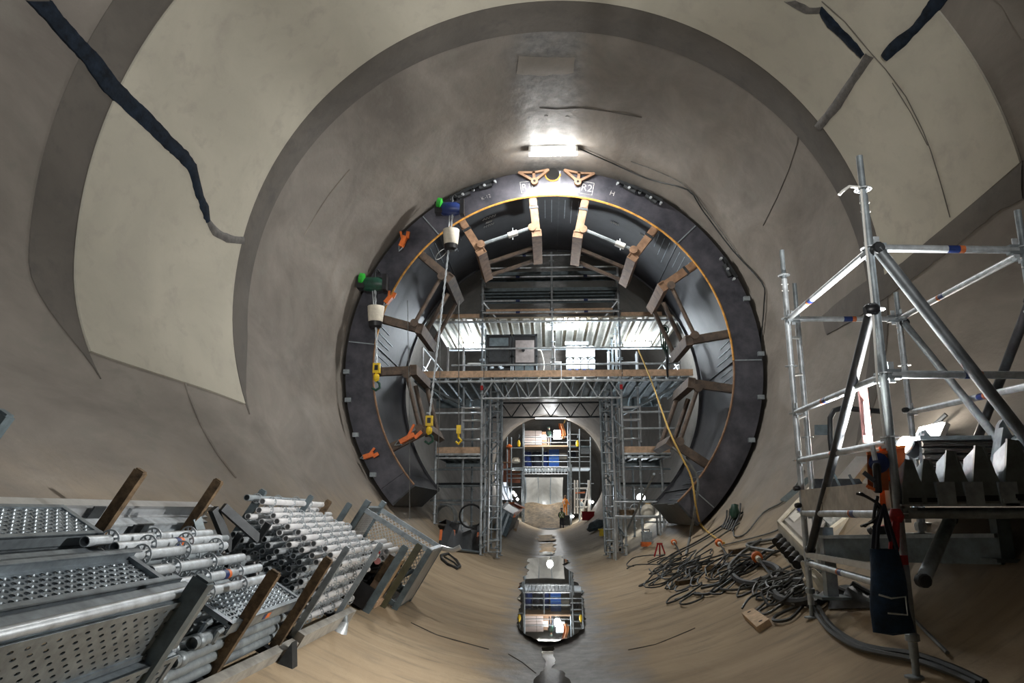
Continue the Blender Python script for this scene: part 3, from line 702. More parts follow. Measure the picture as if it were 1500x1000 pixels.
# tower bracing and ladders along the tunnel
for x in (-2.0, 2.02, -1.62, 1.66):
    for k in range(5):
        z = .6 + k
        rail((x, Y0 if abs(x) > 1.8 else 21.95, z), (x, Y1 if abs(x) > 1.8 else 24.1, z), .026, M_GALVD)
    for k in range(4): rail((x, 22.7, .6 + k), (x, 24.1, 1.6 + k), .024, M_GALV if k % 2 else M_GALVD, 'brace')
for s in (-1, 1):
    for k in range(5):
        z = .75 + k; rail((s * 1.64, 22.7, z), (s * 2.0, 22.7, z), .026, M_GALV); rail((s * 1.64, 24.1, z), (s * 2.0, 24.1, z), .026, M_GALVD)
        rail((s * 2.0, Y0, z + .2), (s * 1.64, 22.7, z + .8), .024, M_GALVD, 'brace')
    st = rail((s * 1.8, Y0 + .1, .5), (s * 1.8, 22.3, zm), .03, M_ALU, 'ladder')
    ob('ladder_stile', G().tube((s * 1.45, Y0 + .1, .5), (s * 1.45, 22.3, zm), .03, 8), M_GALVD, st)
    for k in range(16):
        f = k / 16; y, z = Y0 + .1 + .7 * f, .5 + (zm - .5) * f; ob('rung', G().tube((s * 1.45, y, z), (s * 1.8, y, z), .018, 6), M_GALVD, st)
for xs in ((-3.32, -2.65), (2.7, 3.3)):
    for k in range(3): rail((xs[0], 22.6, 1.3 + .5 * k), (xs[1], 22.6, 1.3 + .5 * k), .024, M_GALVD)
for x in (-2.0, 2.02): ob('red_tag', G().box((x - .04, Y0 - .05, Zf(571)), (x + .04, Y0 - .035, Zf(564))), M_RED, sf)
# lamps under the upper deck
for x, l in ((-2.5, 'left'), (.35, 'middle'), (2.9, 'right')):
    batten('deck_lamp', 'cool white tube lamp under the upper scaffold deck, the %s one of three' % l, (x, 24.6 if l != 'middle' else 21.95, zu - .1), .9, (1, 0, 0), glow=M_GLOWC)
# ------------------------------------------------------------------ things on the middle deck
def cabinet(x0, x1, label, kind):
    y = 22.1; z0, z1 = zm + .001, Zf(489, y); t = thing('equipment_cabinet', label, 'cabinet', ((x0 + x1) / 2, y, z0))
    ob('frame', G().box((x0, y, z0), (x1, y + .7, z1)), M_BLACKP, t)
    g = G()
    for x in (x0, x1 - .05): g.box((x, y - .04, z0), (x + .05, y, z1))
    for z in (z0, z1 - .06, (z0 + z1) / 2): g.box((x0, y - .04, z), (x1, y, z + .05))
    ob('edge_trim', g, M_DARKSTEEL, t)
    h = z1 - z0
    if kind:
        ob('grey_panel', G().box((x0 + .1, y - .06, z0 + h * .38), (x1 - .09, y - .03, z0 + h * .86)), mat('panel_grey', (.33, .29, .28), .5, 0, .2), t)
        ob('gauge', G().tube((x0 + .33, y - .08, z0 + h * .64), (x0 + .33, y - .06, z0 + h * .64), .05, 12), M_BLACKP, t)
        for k in range(2): ob('door', G().box((x0 + .08 + .3 * k, y - .055, z0 + .06), (x0 + .34 + .3 * k, y - .03, z0 + h * .34)), M_GREYPAINT, t)
    else:
        p = ob('display_panel', G().box((x0 + .1, y - .055, z0 + h * .74), (x1 - .1, y - .03, z0 + h * .92)), M_GREYPAINT, t)
        ob('front_panel', G().box((x0 + .1, y - .05, z0 + h * .40), (x1 - .1, y - .03, z0 + h * .68)), M_DARKSTEEL, t)
        for k in range(7):
            a, b = random.uniform(x0 + .1, x1 - .15), random.uniform(z0 + .08, z0 + h * .3); ob('pipe_fitting', G().tube((a, y - .09, b), (a + .08, y - .02, b + .03), .035, 8), M_GALV, t)
    for s in (x0 + .02, x1 - .02): ob('hinge', G().tube((s, y - .05, z0 + h * .2), (s, y - .05, z0 + h * .3), .02, 6), M_GALV, t)
xa, xb, xc = Xf(712, 520, 22.1), Xf(750, 520, 22.1), Xf(787, 520, 22.1)
cabinet(xa, xb - .01, 'black equipment cabinet with pipe fittings, left of two on the middle deck', 0)
cabinet(xb + .01, xc, 'black equipment cabinet with grey square panel and gauge on the middle deck', 1)
cable('loop_hose', 'pale hose looping out beside the black cabinet on the middle deck', [(xc + .02, 22.2, zm + .95), (xc + .12, 22.2, zm + .9), (xc + .2, 22.2, zm + .5), (xc + .14, 22.2, zm + .2), (xc + .02, 22.2, zm + .08)], .022, M_CREAM, 'hose')
jx0, jx1 = Xf(829, 520, 22.1), Xf(872, 520, 22.1); n = 4; wj = (jx1 - jx0) / n; hj = (Zf(505, 22.1) - zm) / 3
for r in range(3):
    for c in range(n):
        x = jx0 + wj * (c + .5); z = zm + hj * r + .001; t = thing('water_container', '%s container, %s in the %s row of the deck stack' % ('blue-shouldered white' if r == 0 else 'white', ['leftmost', 'second from left', 'third from left', 'rightmost'][c], ['bottom', 'middle', 'top'][r]), 'container', (x, 22.3, z), 'white containers stacked on the middle deck')
        a = wj * .46; arch = [(-a, 0), (a, 0), (a, hj * .62)] + [(a * math.cos(u), hj * .62 + hj * .3 * math.sin(u)) for u in [math.pi * i / 8 for i in range(1, 8)]] + [(-a, hj * .62)]
        ob('container_body', G().prism([(x + u, 22.15, z + v) for u, v in arch], (0, .3, 0)), M_WHITE, t)
        ob('shoulder_band', G().path([(x + u * .98, 22.14, z + v * .97) for u, v in arch[2:]], .014, 5), M_BLUE if r == 0 else mat('pale_blue', (.55, .66, .8), .5, 0, .1), t)
        ob('cap', G().lathe([(.045, 0), (.045, .03)], (x, 22.3, z + hj * .92), (0, 0, 1), 10), M_BLUE if r == 0 else M_WHITE, t)
p = V((Xf(835, 505, 22.1), 22.1, zm + hj * 3 + .03))
t = thing('wrap_bundle', 'crumpled clear wrap with grey marks lying on top of the white containers', 'wrap', p)
ob('film', G().box(p + V((-.15, 0, -.02)), p + V((.55, .25, .06))), mat('film', (.70, .74, .78), .25, 0, .2, 20), t)
ob('dark_strap', G().bar(p + V((.0, -.005, .02)), p + V((.35, -.005, .05)), .02, .02), M_GREYPAINT, t)
p = V((Xf(815, 540), 22.0, zm))
t = thing('pipe_stand', 'small white valve stand in front of the containers on the middle deck', 'stand', p)
for x in (-.14, .14): ob('leg', G().tube(p + V((x, 0, 0)), p + V((x, 0, .52)), .025, 8), M_ALU, t)
ob('top_bar', G().tube(p + V((-.16, 0, .52)), p + V((.16, 0, .52)), .03, 8), M_WHITE, t)
ob('hose_tangle', G().path([p + V((.12 * math.cos(i), .05, .24 + .14 * math.sin(i * 1.7))) for i in range(14)], .02, 5), M_CABLEG, t)
# dark rope bundle hanging at the right end
p = at(973, 478, 21.4); t = thing('harness', 'dark green harness and straps hanging from the right end of the upper deck', 'harness', p)
for k in range(4): ob('strap', G().path([p + V((.02 * k, .02 * k, 0)), p + V((-.12 + .07 * k, .02 * k, -.25)), p + V((-.1 + .06 * k, .02 * k, -.55)), p + V((.02, .02 * k, -.8 - .1 * k))], .02, 5), M_GREEND, t)
ob('tail_rope', G().tube(p + V((.02, 0, -.7)), p + V((.03, 0, -1.5)), .03, 6), M_BLACK, t)
ob('loop', G().path([p + V((.12 * math.sin(u), 0, -.1 + .14 * math.cos(u))) for u in [2 * math.pi * i / 14 for i in range(14)]], .018, 5, True), M_GREEND, t)
# ------------------------------------------------------------------ items on the ground round the scaffold feet
def coil(label, c, r, n_, m=None, turns=5, thick=.025):
    c = V(c); u, v_, d = basis(V(n_)); pts = []
    for i in range(turns * 18):
        a = 2 * math.pi * i / 18; rr = r * (1 + .09 * math.sin(i * .35)); pts.append(c + (u * math.cos(a) + v_ * math.sin(a)) * rr + d * (.03 * (i / 18 - turns / 2)))
    return ob('hose_coil', G().path(pts, thick, 6), m or M_BLACK, label=label, cat='hose coil')
coil('black hose coil hanging on the left tower, the right one of two', at(690, 757, 22), .33, (.15, -1, .1))
coil('greenish black hose coil hanging left of the other coil at the tower foot', at(652, 760, 22), .36, (-.5, -1, .1), M_CABLEG)
def tarp(name, label, cat, pix, Y, h, m, parent=None):
    b = [at(x, y, Y) for x, y in pix]; return ob(name, G().prism(b, (0, h, 0)), m, label=label, cat=cat)
p = hit(668, 785, 0); t = thing('mesh_sheet', 'dark net sheeting heaped on the floor under the hose coils', 'sheeting', p)
rows = [[hit(640 + 10 * i, 768 + 9 * j + 2 * i * .6, .05 + .4 * abs(math.sin(i * 1.3 + j)) * (0 if j in (0, 4) else 1)) for i in range(7)] for j in range(5)]
ob('net', G().grid(rows), M_BLACK, t); ob('fold_edge', G().path(rows[4], .04, 6), M_GREYPAINT, t)
for x, y, l in ((643, 798, 'nearest the cage'), (662, 796, 'in the middle'), (698, 795, 'at the tower foot')):
    p = hit(x, y + 6, 0); q = p + V((.05, 0, .42)); t = thing('marker_stake', 'short red marker stake standing on the left floor, the one %s' % l, 'stake', p)
    ob('stake', G().bar(p, q, .03, .03), M_DARKSTEEL, t); ob('red_tag', G().bar(q - V((.02, .02, .22)), q + V((0, -.02, .02)), .06, .02, (0, 1, 0)), M_ORANGE, t)
# work bench and flood lamp right of the scaffold
p = V((3.05, 26.3, 2.05)); t = thing('flood_lamp', 'glaring round floodlight on a small stand behind the right scaffold bay', 'lamp', p)
ob('lamp_head', G().tube(p + V((0, .08, 0)), p + V((0, 0, 0)), .16, 14), M_BLACKP, t); ob('lens', G().tube(p, p - V((0, .02, 0)), .14, 14), M_GLOWC, t); ob('pole', G().tube(p - V((0, -.06, .1)), V((3.05, 26.36, floorz(3.05))), .025, 8), M_GALVD, t)
bx0, bx1, by = Xf(900, 760, 21.4), Xf(966, 760, 21.4), 21.3
t = thing('work_bench', 'low tubular work bench on the floor at the right tower', 'bench', ((bx0 + bx1) / 2, by, .8))
zt = Zf(757)
for x in (bx0, bx1):
    for y in (by, by + .6): ob('leg', G().tube((x, y, floorz(x)), (x, y, Zf(732) if y == by else zt), .028, 8), M_GALV, t)
ob('bench_top', G().box((bx0, by, zt - .03), (bx1, by + .6, zt)), M_GALVD, t)
for z in (Zf(735), zt + .02): ob('rail', G().tube((bx0, by, z), (bx1, by, z), .025, 8), M_GALV, t)
for x, y, l, m in ((918, 748, 'dark tool box on the low work bench', M_WOODD), (930, 751, 'white bucket on the low work bench', M_WHITE), (948, 748, 'white sack slumped on the low work bench end', M_CREAM)):
    c = V((Xf(x, y, by + .3), by + .3, zt)); o = thing('bench_item', l, l.split()[1] if l.split()[1] != 'tool' else 'tool box', c); o.name = {'dark': 'tool_box', 'whit': 'bucket' if 'bucket' in l else 'sack'}[l[:4]]
    ORG[o.name] = c
    if 'bucket' in l: ob('pail', G().lathe([(.09, 0), (.12, .25), (.13, .25)], c, (0, 0, 1), 14), m, o); ob('handle', G().path([c + V((.12 * math.cos(u), 0, .25 + .1 * math.sin(u))) for u in [math.pi * i / 8 for i in range(9)]], .008, 5), M_GALV, o)
    elif 'sack' in l: ob('bag', G().lathe([(.16, 0), (.2, .1), (.16, .28), (.07, .36), (.1, .42)], c, (.1, 0, 1), 12), m, o); ob('tie', G().lathe([(.08, 0), (.08, .02)], c + V((.03, 0, .35)), (.1, 0, 1), 12), M_ROPE, o)
    else: ob('case', G().box(c - V((.2, .12, 0)), c + V((.2, .12, .2))), m, o); ob('handle', G().path([c + V((-.08, 0, .2)), c + V((-.08, 0, .26)), c + V((.08, 0, .26)), c + V((.08, 0, .2))], .012, 6), M_GALV, o)
p = hit(948, 800, 0); t = thing('jerry_can', 'grey canister with orange foot on the floor by the right tower', 'canister', p)
ob('can_body', G().box(p + V((-.13, -.1, .1)), p + V((.13, .1, .38))), M_GALVD, t); ob('foot', G().box(p + V((-.16, -.12, 0)), p + V((.1, .12, .12))), M_ORANGE, t); ob('handle', G().path([p + V((-.08, 0, .38)), p + V((-.08, 0, .44)), p + V((.08, 0, .44)), p + V((.08, 0, .38))], .015, 6), M_BLACKP, t)
p = hit(967, 815, 0); t = thing('tripod_foot', 'small dark red folding stand on the floor beside the cables', 'stand', p)
for a in (-.13, .0, .13): ob('leg', G().bar(p + V((a, .05 * (a == 0), 0)), p + V((a * .3, 0, .28)), .03, .03), M_RED, t)
ob('top', G().box(p + V((-.06, -.03, .26)), p + V((.06, .03, .3))), M_RED, t)
ob('steel_prop', G().tube(hit(906, 806, .05), at(958, 694, 17.6), .03, 8), M_GALVD, label='long inclined tube from the right tower foot to the lower ring beam', cat='tube')
for k, (a, b) in enumerate((((890, 800), (905, 770)), ((893, 812), (902, 785)))): ob('scrap_tube', G().tube(hit(*a, .04), hit(a[0] + 20, a[1] - 7, .04), .04, 8), M_DARKSTEEL, label=['dark tube lying on the floor at the right tower foot, the farther one', 'dark tube lying on the floor at the right tower foot, the nearer one'][k], cat='tube')
# ------------------------------------------------------------------ near scaffold on the right
RFr = Frame(31)
na = thing('scaffold_tower', 'near galvanised scaffold tower on the right with bench and braces, standing on the sloping floor', 'scaffold', (2.8, 6.5, .6))
PR_ = .03
def std(foot, ztop, name='standard', ros=(), r=PR_, parent=na, spig=True):
    x, y, z = foot
    o = ob(name, G().tube((x, y, z + .12), (x, y, ztop - .32 if spig else ztop), r, 14), M_GALVD if y < 6 else M_GALV, parent)  # front standards get the darker steel, their shade put into the colour
    if spig:
        ob('spigot', G().tube((x, y, ztop - .34), (x, y, ztop), r * .82, 12, wall=.006), M_GALVD, o)
        for k in range(2): ob('rivet', G().tube((x - r * 1.2, y - .005, ztop - .38 - .07 * k), (x + r * 1.2, y - .005, ztop - .38 - .07 * k), .007, 6), M_WHITE, o)
    for z_ in ros: put('rosette', ROS, Matrix.Translation((x, y, z_)), o)
    ob('base_plate', G().lathe([(.075, 0), (.075, .012), (.024, .02), (.022, .22), (.045, .23), (.045, .27), (.03, .28)], (x, y, z), (0, 0, 1), 12), M_GALVD, o)
    return o
fA = hit(1343, 993); fC = hit(1190, 905); fC2 = hit(1203, 872)
A = V((fA.x, fA.y, 0)); C = V((fC.x, fC.y, 0)); C2 = V((fC2.x, fC2.y, 0))
pB = at(1497, 350, fA.y + .1); B = V((pB.x, pB.y, 0)); pD = at(1317, 468, fC.y + .05); D = V((pD.x, pD.y, 0))
ZA = lambda y: at(1290, y, A.y).z
ZC = lambda y: at(1170, y, C.y).z
ZB = lambda y: at(1495, y, B.y).z
ZD = lambda y: at(1320, y, D.y).z
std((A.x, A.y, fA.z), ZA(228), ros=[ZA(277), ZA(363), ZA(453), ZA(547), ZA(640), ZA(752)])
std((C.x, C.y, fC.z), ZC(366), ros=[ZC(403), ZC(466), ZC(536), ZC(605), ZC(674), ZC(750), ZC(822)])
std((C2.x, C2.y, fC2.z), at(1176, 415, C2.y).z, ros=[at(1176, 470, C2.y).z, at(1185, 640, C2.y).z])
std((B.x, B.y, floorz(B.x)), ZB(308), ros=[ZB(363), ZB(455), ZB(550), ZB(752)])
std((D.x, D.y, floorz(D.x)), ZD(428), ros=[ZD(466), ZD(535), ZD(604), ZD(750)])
for y, k in ((480, 0), (536, 1), (600, 2), (662, 3)):     # short rungs between the pair at the back
    ob('rung', G().tube((C.x, C.y, ZC(y + 14)), (C2.x, C2.y, ZC(y) ), .014, 8), M_GALV, na)
def ledger(p, q, r=PR_ * .95, m=None, bands=.3, name='ledger', heads=True):
    p, q = V(p), V(q); d = (q - p).normalized()
    o = ob(name, G().tube(p + d * .05, q - d * .05, r, 12), m or M_GALV, na)
    if heads:
        for c, e in ((p, d), (q, -d)):
            ob('wedge_head', G().bar(c + e * .02, c + e * .12, .05, .07), M_GALVD, o)
            ob('wedge', G().bar(c + e * .06 - V((0, 0, .06)), c + e * .06 + V((0, 0, .09)), .012, .04, d), M_GALV, o)
    if bands:
        c = p + (q - p) * bands
        ob('tape_band', G().tube(c, c + d * .09, r * 1.03, 12), M_BLUED, o); ob('tape_band', G().tube(c + d * .09, c + d * .13, r * 1.03, 12), M_ORANGED, o)
    return o
at_ = lambda P, z: V((P.x, P.y, z))
ledger(at_(A, ZA(363)), at_(B, ZA(363)), bands=.5)
ledger(at_(A, ZA(366)), at_(C, ZC(468)), bands=.62)
ledger(at_(C, ZC(467)), at_(D, ZD(467)), bands=.5)
ledger(at_(B, ZB(370)), at_(D, ZD(467)), bands=.55)
ledger(at_(A, ZA(548)), at_(B, ZA(548)), bands=.5)
ledger(at_(A, ZA(551)), at_(C, ZC(604)), bands=.55)
ledger(at_(D, ZD(604)), at_(B, ZB(560)), bands=.6)
ledger(at_(A, ZA(648)), at_(C, ZC(674)), bands=.5)
ledger(at_(A, ZA(752)), at_(B, ZA(752)), r=PR_ * 1.15, bands=0, m=M_GALVD)
ledger(at_(A, ZA(752)), at_(C, ZC(751)), r=PR_ * 1.15, bands=.35)
ledger(at_(C, ZC(750)), at_(D, ZD(750)), bands=0); ledger(at_(D, ZD(750)), at_(B, ZB(752)), bands=0)
ledger(at_(A, ZA(866)), at_(C, ZC(824)), bands=.55)
ob('square_tube', G().bar(at_(C, ZC(812)), at_(A, ZA(838)) + V((0, .4, 0)), .045, .045), M_ALU, na)
def brace(p, q, r, m, label=None):
    o = ob('brace', G().tube(p, q, r, 12), m, na)
    for c in (p, q): ob('coupler', G().lathe([(.035, -.04), (.045, -.03), (.045, .03), (.035, .04)], c, (0, 1, 0), 10), M_DARKSTEEL, o)
brace(at_(A, ZA(368)) + V((.03, -.06, 0)), at(1560, 715, B.y - .05), .042, mat('shaded_tube_steel', (.17, .19, .205), .5, .4, .25, 7))  # shade on the front brace put into its steel colour
brace(at_(A, ZA(455)) + V((-.05, -.03, 0)), at(1187, 805, C.y - .1), .038, M_DARKSTEEL)
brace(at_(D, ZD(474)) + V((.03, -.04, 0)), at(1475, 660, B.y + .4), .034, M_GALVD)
brace(at(1510, 440, B.y + .6), at(1432, 642, D.y - .3), .04, M_DARKSTEEL)
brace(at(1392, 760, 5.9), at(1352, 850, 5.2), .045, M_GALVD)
# loose bits tied to the tower
c = at_(A, ZA(277)); ob('strap_end', G().path([c + V((-.04, -.04, 0)), c + V((-.12, -.05, .005)), c + V((-.17, -.05, -.03)), c + V((-.2, -.05, -.06))], .012, 5), M_WHITE, na)
ob('hanging_strap', G().path([c + V((-.035, -.05, -.02)), at_(A, ZA(360)) + V((-.045, -.05, 0)), at_(A, ZA(450)) + V((-.045, -.05, 0)), at_(A, ZA(560)) + V((-.07, -.05, 0)), at_(A, ZA(640)) + V((-.06, -.05, 0))], .009, 5), M_WHITE, na)
ob('clamp', G().lathe([(.03, -.05), (.045, -.03), (.045, .03), (.03, .05)], at_(A, ZA(455)) + V((-.05, -.04, 0)), (1, 0, .2), 10), M_BLACKP, na)
for k, (P, y, Z) in enumerate(((D, 601, ZD), (C, 715, ZC), (C, 740, ZC))):
    ob('swivel_coupler', G().lathe([(.02, -.03), (.026, -.02), (.026, .02), (.02, .03)], at_(P, Z(y)) + V((-.06, -.04, 0)), (1, .2, .1), 10), M_BLACKP, na)
# bent guard rail and hanging board behind the tower
y = C.y + .25
ob('bent_rail', G().path([at(1219, 668, y), at(1216, 640, y), at(1216, 612, y), at(1222, 601, y), at(1235, 597, y), at(1262, 600, y), at(1300, 603, y)], .028, 8), M_DARKSTEEL, na)
ob('small_plate', G().hexa([at(1193, 622, y), at(1215, 622, y), at(1215, 622, y + .03), at(1193, 622, y + .03), at(1193, 637, y), at(1215, 637, y), at(1215, 637, y + .03), at(1193, 637, y + .03)]), M_GREYPAINT, na)
t = thing('spirit_board', 'narrow reddish brown slotted bar hanging on the ledger of the near tower', 'bar', at(1270, 648, A.y + .9))
ob('bar_body', G().bar(at(1263, 566, A.y + .9), at(1271, 648, A.y + .9), .07, .03, (0, 1, 0)), mat('red_brown', (.10, .035, .03), .7, 0, .3, 8), t)
ob('slot', G().bar(at(1266, 588, A.y + .88), at(1270, 638, A.y + .88), .02, .02, (0, 1, 0)), M_GALV, t)
# scaffold boards along the side of the bench
zb = ZA(752) + .04
for k, (f0, f1, l) in enumerate(((.02, .30, 'short grey scaffold board on the tower ledger, beside the back standard'), (.31, .98, 'long grey scaffold board on edge along the tower ledger'))):
    p, q = at_(A, zb + .08), at_(C, zb + .08); a, b = q.lerp(p, f0), q.lerp(p, f1)
    o = ob('scaffold_board', G().bar(a, b, .05, .2), mat('board_grey', (.42, .39, .34), .8, 0, .2, 6), label=l, cat='board')
# ------------------------------------------------------------------ bench of cast steel brackets
def bracket_shape(c, s, label, group):
    t = thing('cast_bracket', label, 'bracket', c, group); f = lambda x, y, z: c + V((x * s, y * s, z * s)); mc = mat('cast_steel', (.17, .19, .18), .45, .5, .3, 5)
    ob('foot_plate', G().box(f(-.22, -.1, 0), f(.22, .3, .03)), M_GALVD, t)
    fp = ob('face_plate', G().prism([f(-.2, -.1, .02), f(.2, -.1, .02), f(.17, -.06, .3), f(.06, .02, .74), f(-.03, .02, .76), f(-.16, -.06, .3)], (0, .035 * s, 0)), mc, t)
    ob('slot', G().box(f(-.1, -.108, .06), f(.1, -.096, .13)), M_HOLE, fp)
    ob('side_web', G().prism([f(.05, .0, .74), f(.19, -.08, .03), f(.22, .38, .03), f(.2, .38, .5)], (.03 * s, 0, 0)), mc, t)
    ob('back_web', G().prism([f(-.03, .03, .74), f(-.18, -.07, .03), f(-.12, .38, .03), f(-.05, .3, .6)], (.03 * s, 0, 0)), M_GALVD, t)
zt = ZA(752) + .05
NM = ['first from the lamp', 'second from the lamp', 'third from the lamp', 'fourth from the lamp', 'fifth, at the picture edge']
for k, x in enumerate((1338, 1365, 1402, 1446, 1496)):
    p = at(x, 745, A.y - .02); bracket_shape(V((p.x, p.y, zt)), (.42, .42, .5, .54, .6)[k], 'dark cast wedge bracket on the bench, %s' % NM[k], 'wedge brackets on the bench')
for k, x in enumerate((1383, 1424, 1474)):
    p = at(x, 745, A.y - .02); o = ob('spacer_block', G().box((p.x - .06, p.y - .06, zt), (p.x + .06, p.y + .12, zt + .16)).box((p.x - .045, p.y - .065, zt + .02), (p.x + .045, p.y - .06, zt + .05)), M_GALVD, label='pale square spacer block between the wedge brackets, %s from the lamp' % ['first', 'second', 'third'][k], cat='block')
ob('added_bench_deck', G().hexa([at_(A, zt - .05) + V((-.02, .05, 0)), at_(B, zt - .05) + V((.9, .05, 0)), at_(D, zt - .05) + V((.9, -.1, 0)), at_(D, zt - .05) + V((-1.02, -.4, 0)), at_(A, zt - .01) + V((-.02, .05, 0)), at_(B, zt - .01) + V((.9, .05, 0)), at_(D, zt - .01) + V((.9, -.1, 0)), at_(D, zt - .01) + V((-1.02, -.4, 0))]), M_GREYPAINT, na)  # solid deck added to keep the lamp's light off the floor below
# ribbed roller beam behind them
yb = A.y + .75; p0, p1 = at(1352, 672, yb), at(1470, 668, yb)
t = thing('ribbed_beam', 'dark ribbed steel trough lying across the bench behind the wedge brackets', 'beam', V(((p0.x + p1.x) / 2, yb, zt)))
n = 7; h0, h1 = at(1400, 715, yb).z, at(1400, 645, yb).z
ob('web', G().box((p0.x, yb, h0), (p1.x + .3, yb + .06, h1)), M_DARKSTEEL, t)
for k in range(n): ob('rib', G().tube((p0.x, yb - .01, h0 + (h1 - h0) * (k + .5) / n), (p1.x + .3, yb - .01, h0 + (h1 - h0) * (k + .5) / n), (h1 - h0) / n * .42, 8), mat('ribbed_steel', (.14, .13, .12), .45, .4, .3, 6), t)
ob('top_plate', G().box((p0.x - .05, yb - .1, h1), (p1.x + .35, yb + .35, h1 + .03)), M_GALVD, t)
ob('bottom_flange', G().box((p0.x - .02, yb - .12, h0 - .05), (p1.x + .3, yb + .1, h0)), M_GALVD, t)
def gusset(name, label, pix, Y, th, m):
    q = [at(x, y, Y) for x, y in pix]; t = thing(name, label, 'plate', min(q, key=lambda v: v.z))
    ob('plate', G().prism(q, (0, th, 0)), m, t); c = sum(q, V()) / len(q)
    ob('bolt', G().tube(c - V((0, .02, 0)), c + V((0, .01, 0)), .02, 8), M_GALV, t); e = q[0].lerp(q[1], .1), q[0].lerp(q[1], .9)
    ob('stiffener', G().bar(e[0] - V((0, .04, 0)), e[1] - V((0, .04, 0)), .02, .07, (0, 1, 0)), m, t)
gusset('gusset_plate', 'ribbed triangular steel plate standing beside the bright work lamp', [(1345, 672), (1350, 632), (1356, 629), (1387, 668), (1372, 676)], A.y + 1.0, .06, M_GALVD)
gusset('gusset_plate', 'large upright triangular plate with bolt at the right end of the trough', [(1455, 680), (1464, 622), (1469, 614), (1490, 650), (1478, 676), (1464, 685)], A.y + .5, .05, M_GALVD)
gusset('gusset_plate', 'dark triangular plate at the right edge of the picture above the bench', [(1478, 668), (1488, 640), (1510, 628), (1515, 690), (1490, 690)], A.y + .3, .05, M_GREYPAINT)
t = thing('steel_cone', 'grey pointed steel piece leaning on the brackets below the trough', 'steel piece', at(1400, 700, A.y + .25))
ob('spike', G().tube(at(1388, 664, A.y + .3), at(1412, 705, A.y + .2), .03, 10, .075), M_GALV, t); ob('collar', G().tube(at(1410, 701, A.y + .2), at(1416, 712, A.y + .2), .085, 12), M_GALVD, t)
# ------------------------------------------------------------------ lamps on the tower
p = at(1329, 652, A.y + .85)
t = thing('work_lamp', 'brilliant round work lamp clamped to the front standard beside the orange boards', 'lamp', p)
d_ = (V((-3.9, 8.6, 4.6)) - p); d_ = V((-.86, -.12, .46)).normalized()
ob('housing', G().lathe([(.04, -.1), (.07, -.09), (.075, -.01), (.075, .0)], p, d_, 16), M_BLACKP, t)
ob('lens', G().lathe([(.07, .0), (.066, .03), (.05, .055), (.02, .068)], p, d_, 16), mat('work_lamp_lens', (1, .97, .92), .5, 0, 0, emit=120), t)
ob('bezel', G().path([p + (basis(d_)[0] * math.cos(u) + basis(d_)[1] * math.sin(u)) * .072 for u in [2 * math.pi * i / 18 for i in range(18)]], .012, 6, True), M_ALU, t)
ob('label_plate', G().box(p + V((-.04, -.03, -.4)), p + V((.07, -.01, -.28))), M_WHITE, t); ob('bracket', G().bar(p + V((.03, .06, -.55)), p + V((.03, .06, -.02)), .06, .03), M_GALVD, t)
p2 = hit(1377, 640, .1)
t = thing('wall_lamp', 'second flat lamp glowing against the right wall behind the tower', 'lamp', p2)
nw = inward(p2)
ob('housing', G().bar(p2 + V((0, -.3, 0)), p2 + V((0, .3, 0)), .2, .06, nw), M_ALU, t)
ob('lens', G().bar(p2 + V((0, -.28, 0)) + nw * .04, p2 + V((0, .28, 0)) + nw * .04, .17, .03, nw), mat('wall_lamp_lens', (1, .96, .9), .5, 0, 0, emit=30), t)
q2 = p2 + V((.0, .5, .1)); ob('arm', G().tube(q2 - V((0, .3, .1)), hit(1398, 612, .1), .03, 8), M_DARKSTEEL, t)
light('SPOT', p + d_ * .11, WORK_LAMP, NEUT, .06, p + d_ * 3, spot=150, blend=.6); light('POINT', p2 + nw * .16, 26, WARM, .12)
# orange boards, extension lead and white panel on the bench
y = A.y + .02
for k, (x0, x1, y0, y1, l) in enumerate(((1271, 1302, 664, 716, 'small orange board with dark knob hanging on the tower, the nearer one'), (1289, 1326, 656, 745, 'large orange board hanging behind the small one beside the work lamp'))):
    t = thing('orange_board', l, 'board', at((x0 + x1) / 2, y1, y + .12 * k)); Y = y + .12 * k
    ob('sheet', G().hexa([at(x0, y1, Y), at(x1, y1 + 2, Y), at(x1, y1 + 2, Y + .03), at(x0, y1, Y + .03), at(x0 - 1, y0, Y), at(x1, y0 - 2, Y), at(x1, y0 - 2, Y + .03), at(x0 - 1, y0, Y + .03)]), M_ORANGED, t)
    ob('edge_trim', G().bar(at(x0 - 1, y0, Y - .01), at(x1, y0 - 2, Y - .01), .02, .02), M_ORANGE, t)
    if k == 0: ob('knob', G().lathe([(.06, 0), (.07, .03), (.03, .05)], at(1285, 678, Y), (0, -1, 0), 14), M_BLUED, t)
c = at(1285, 700, y - .1); t = thing('hand_tool', 'black handled power tool hanging by its cord in front of the orange boards', 'tool', c)
ob('grip', G().lathe([(.018, -.1), (.028, -.09), (.024, 0), (.028, .08), (.018, .1)], c, (.05, 0, 1), 12), M_BLACKP, t); ob('neck', G().tube(c + V((0, 0, .12)), c + V((-.01, 0, .22)), .018, 8), M_GALV, t)
ob('side_handle', G().bar(c + V((-.02, 0, -.02)), c + V((-.08, .02, .04)), .035, .03), M_BLACKP, t); ob('side_handle_tip', G().bar(c + V((-.02, 0, -.08)), c + V((-.07, .02, -.05)), .03, .02), M_ORANGE, t)
ob('cord', G().path([c + V((-.01, 0, -.12)), c + V((-.04, -.01, -.2)), c + V((-.06, 0, -.3))], .012, 6), M_BLACK, t)
c = at(1275, 742, A.y - .08); pts = [c + V((.07 * math.cos(i * .9) * (1 + .2 * math.sin(i)), .02 * math.sin(i * 1.7), .11 * math.sin(i * .45) - .02)) for i in range(46)]
ob('cord_coil', G().path(pts, .009, 5), M_BLACK, label='tangled black cord coil hanging from the tower ledger under the orange boards', cat='cord')
y = C.y + .4
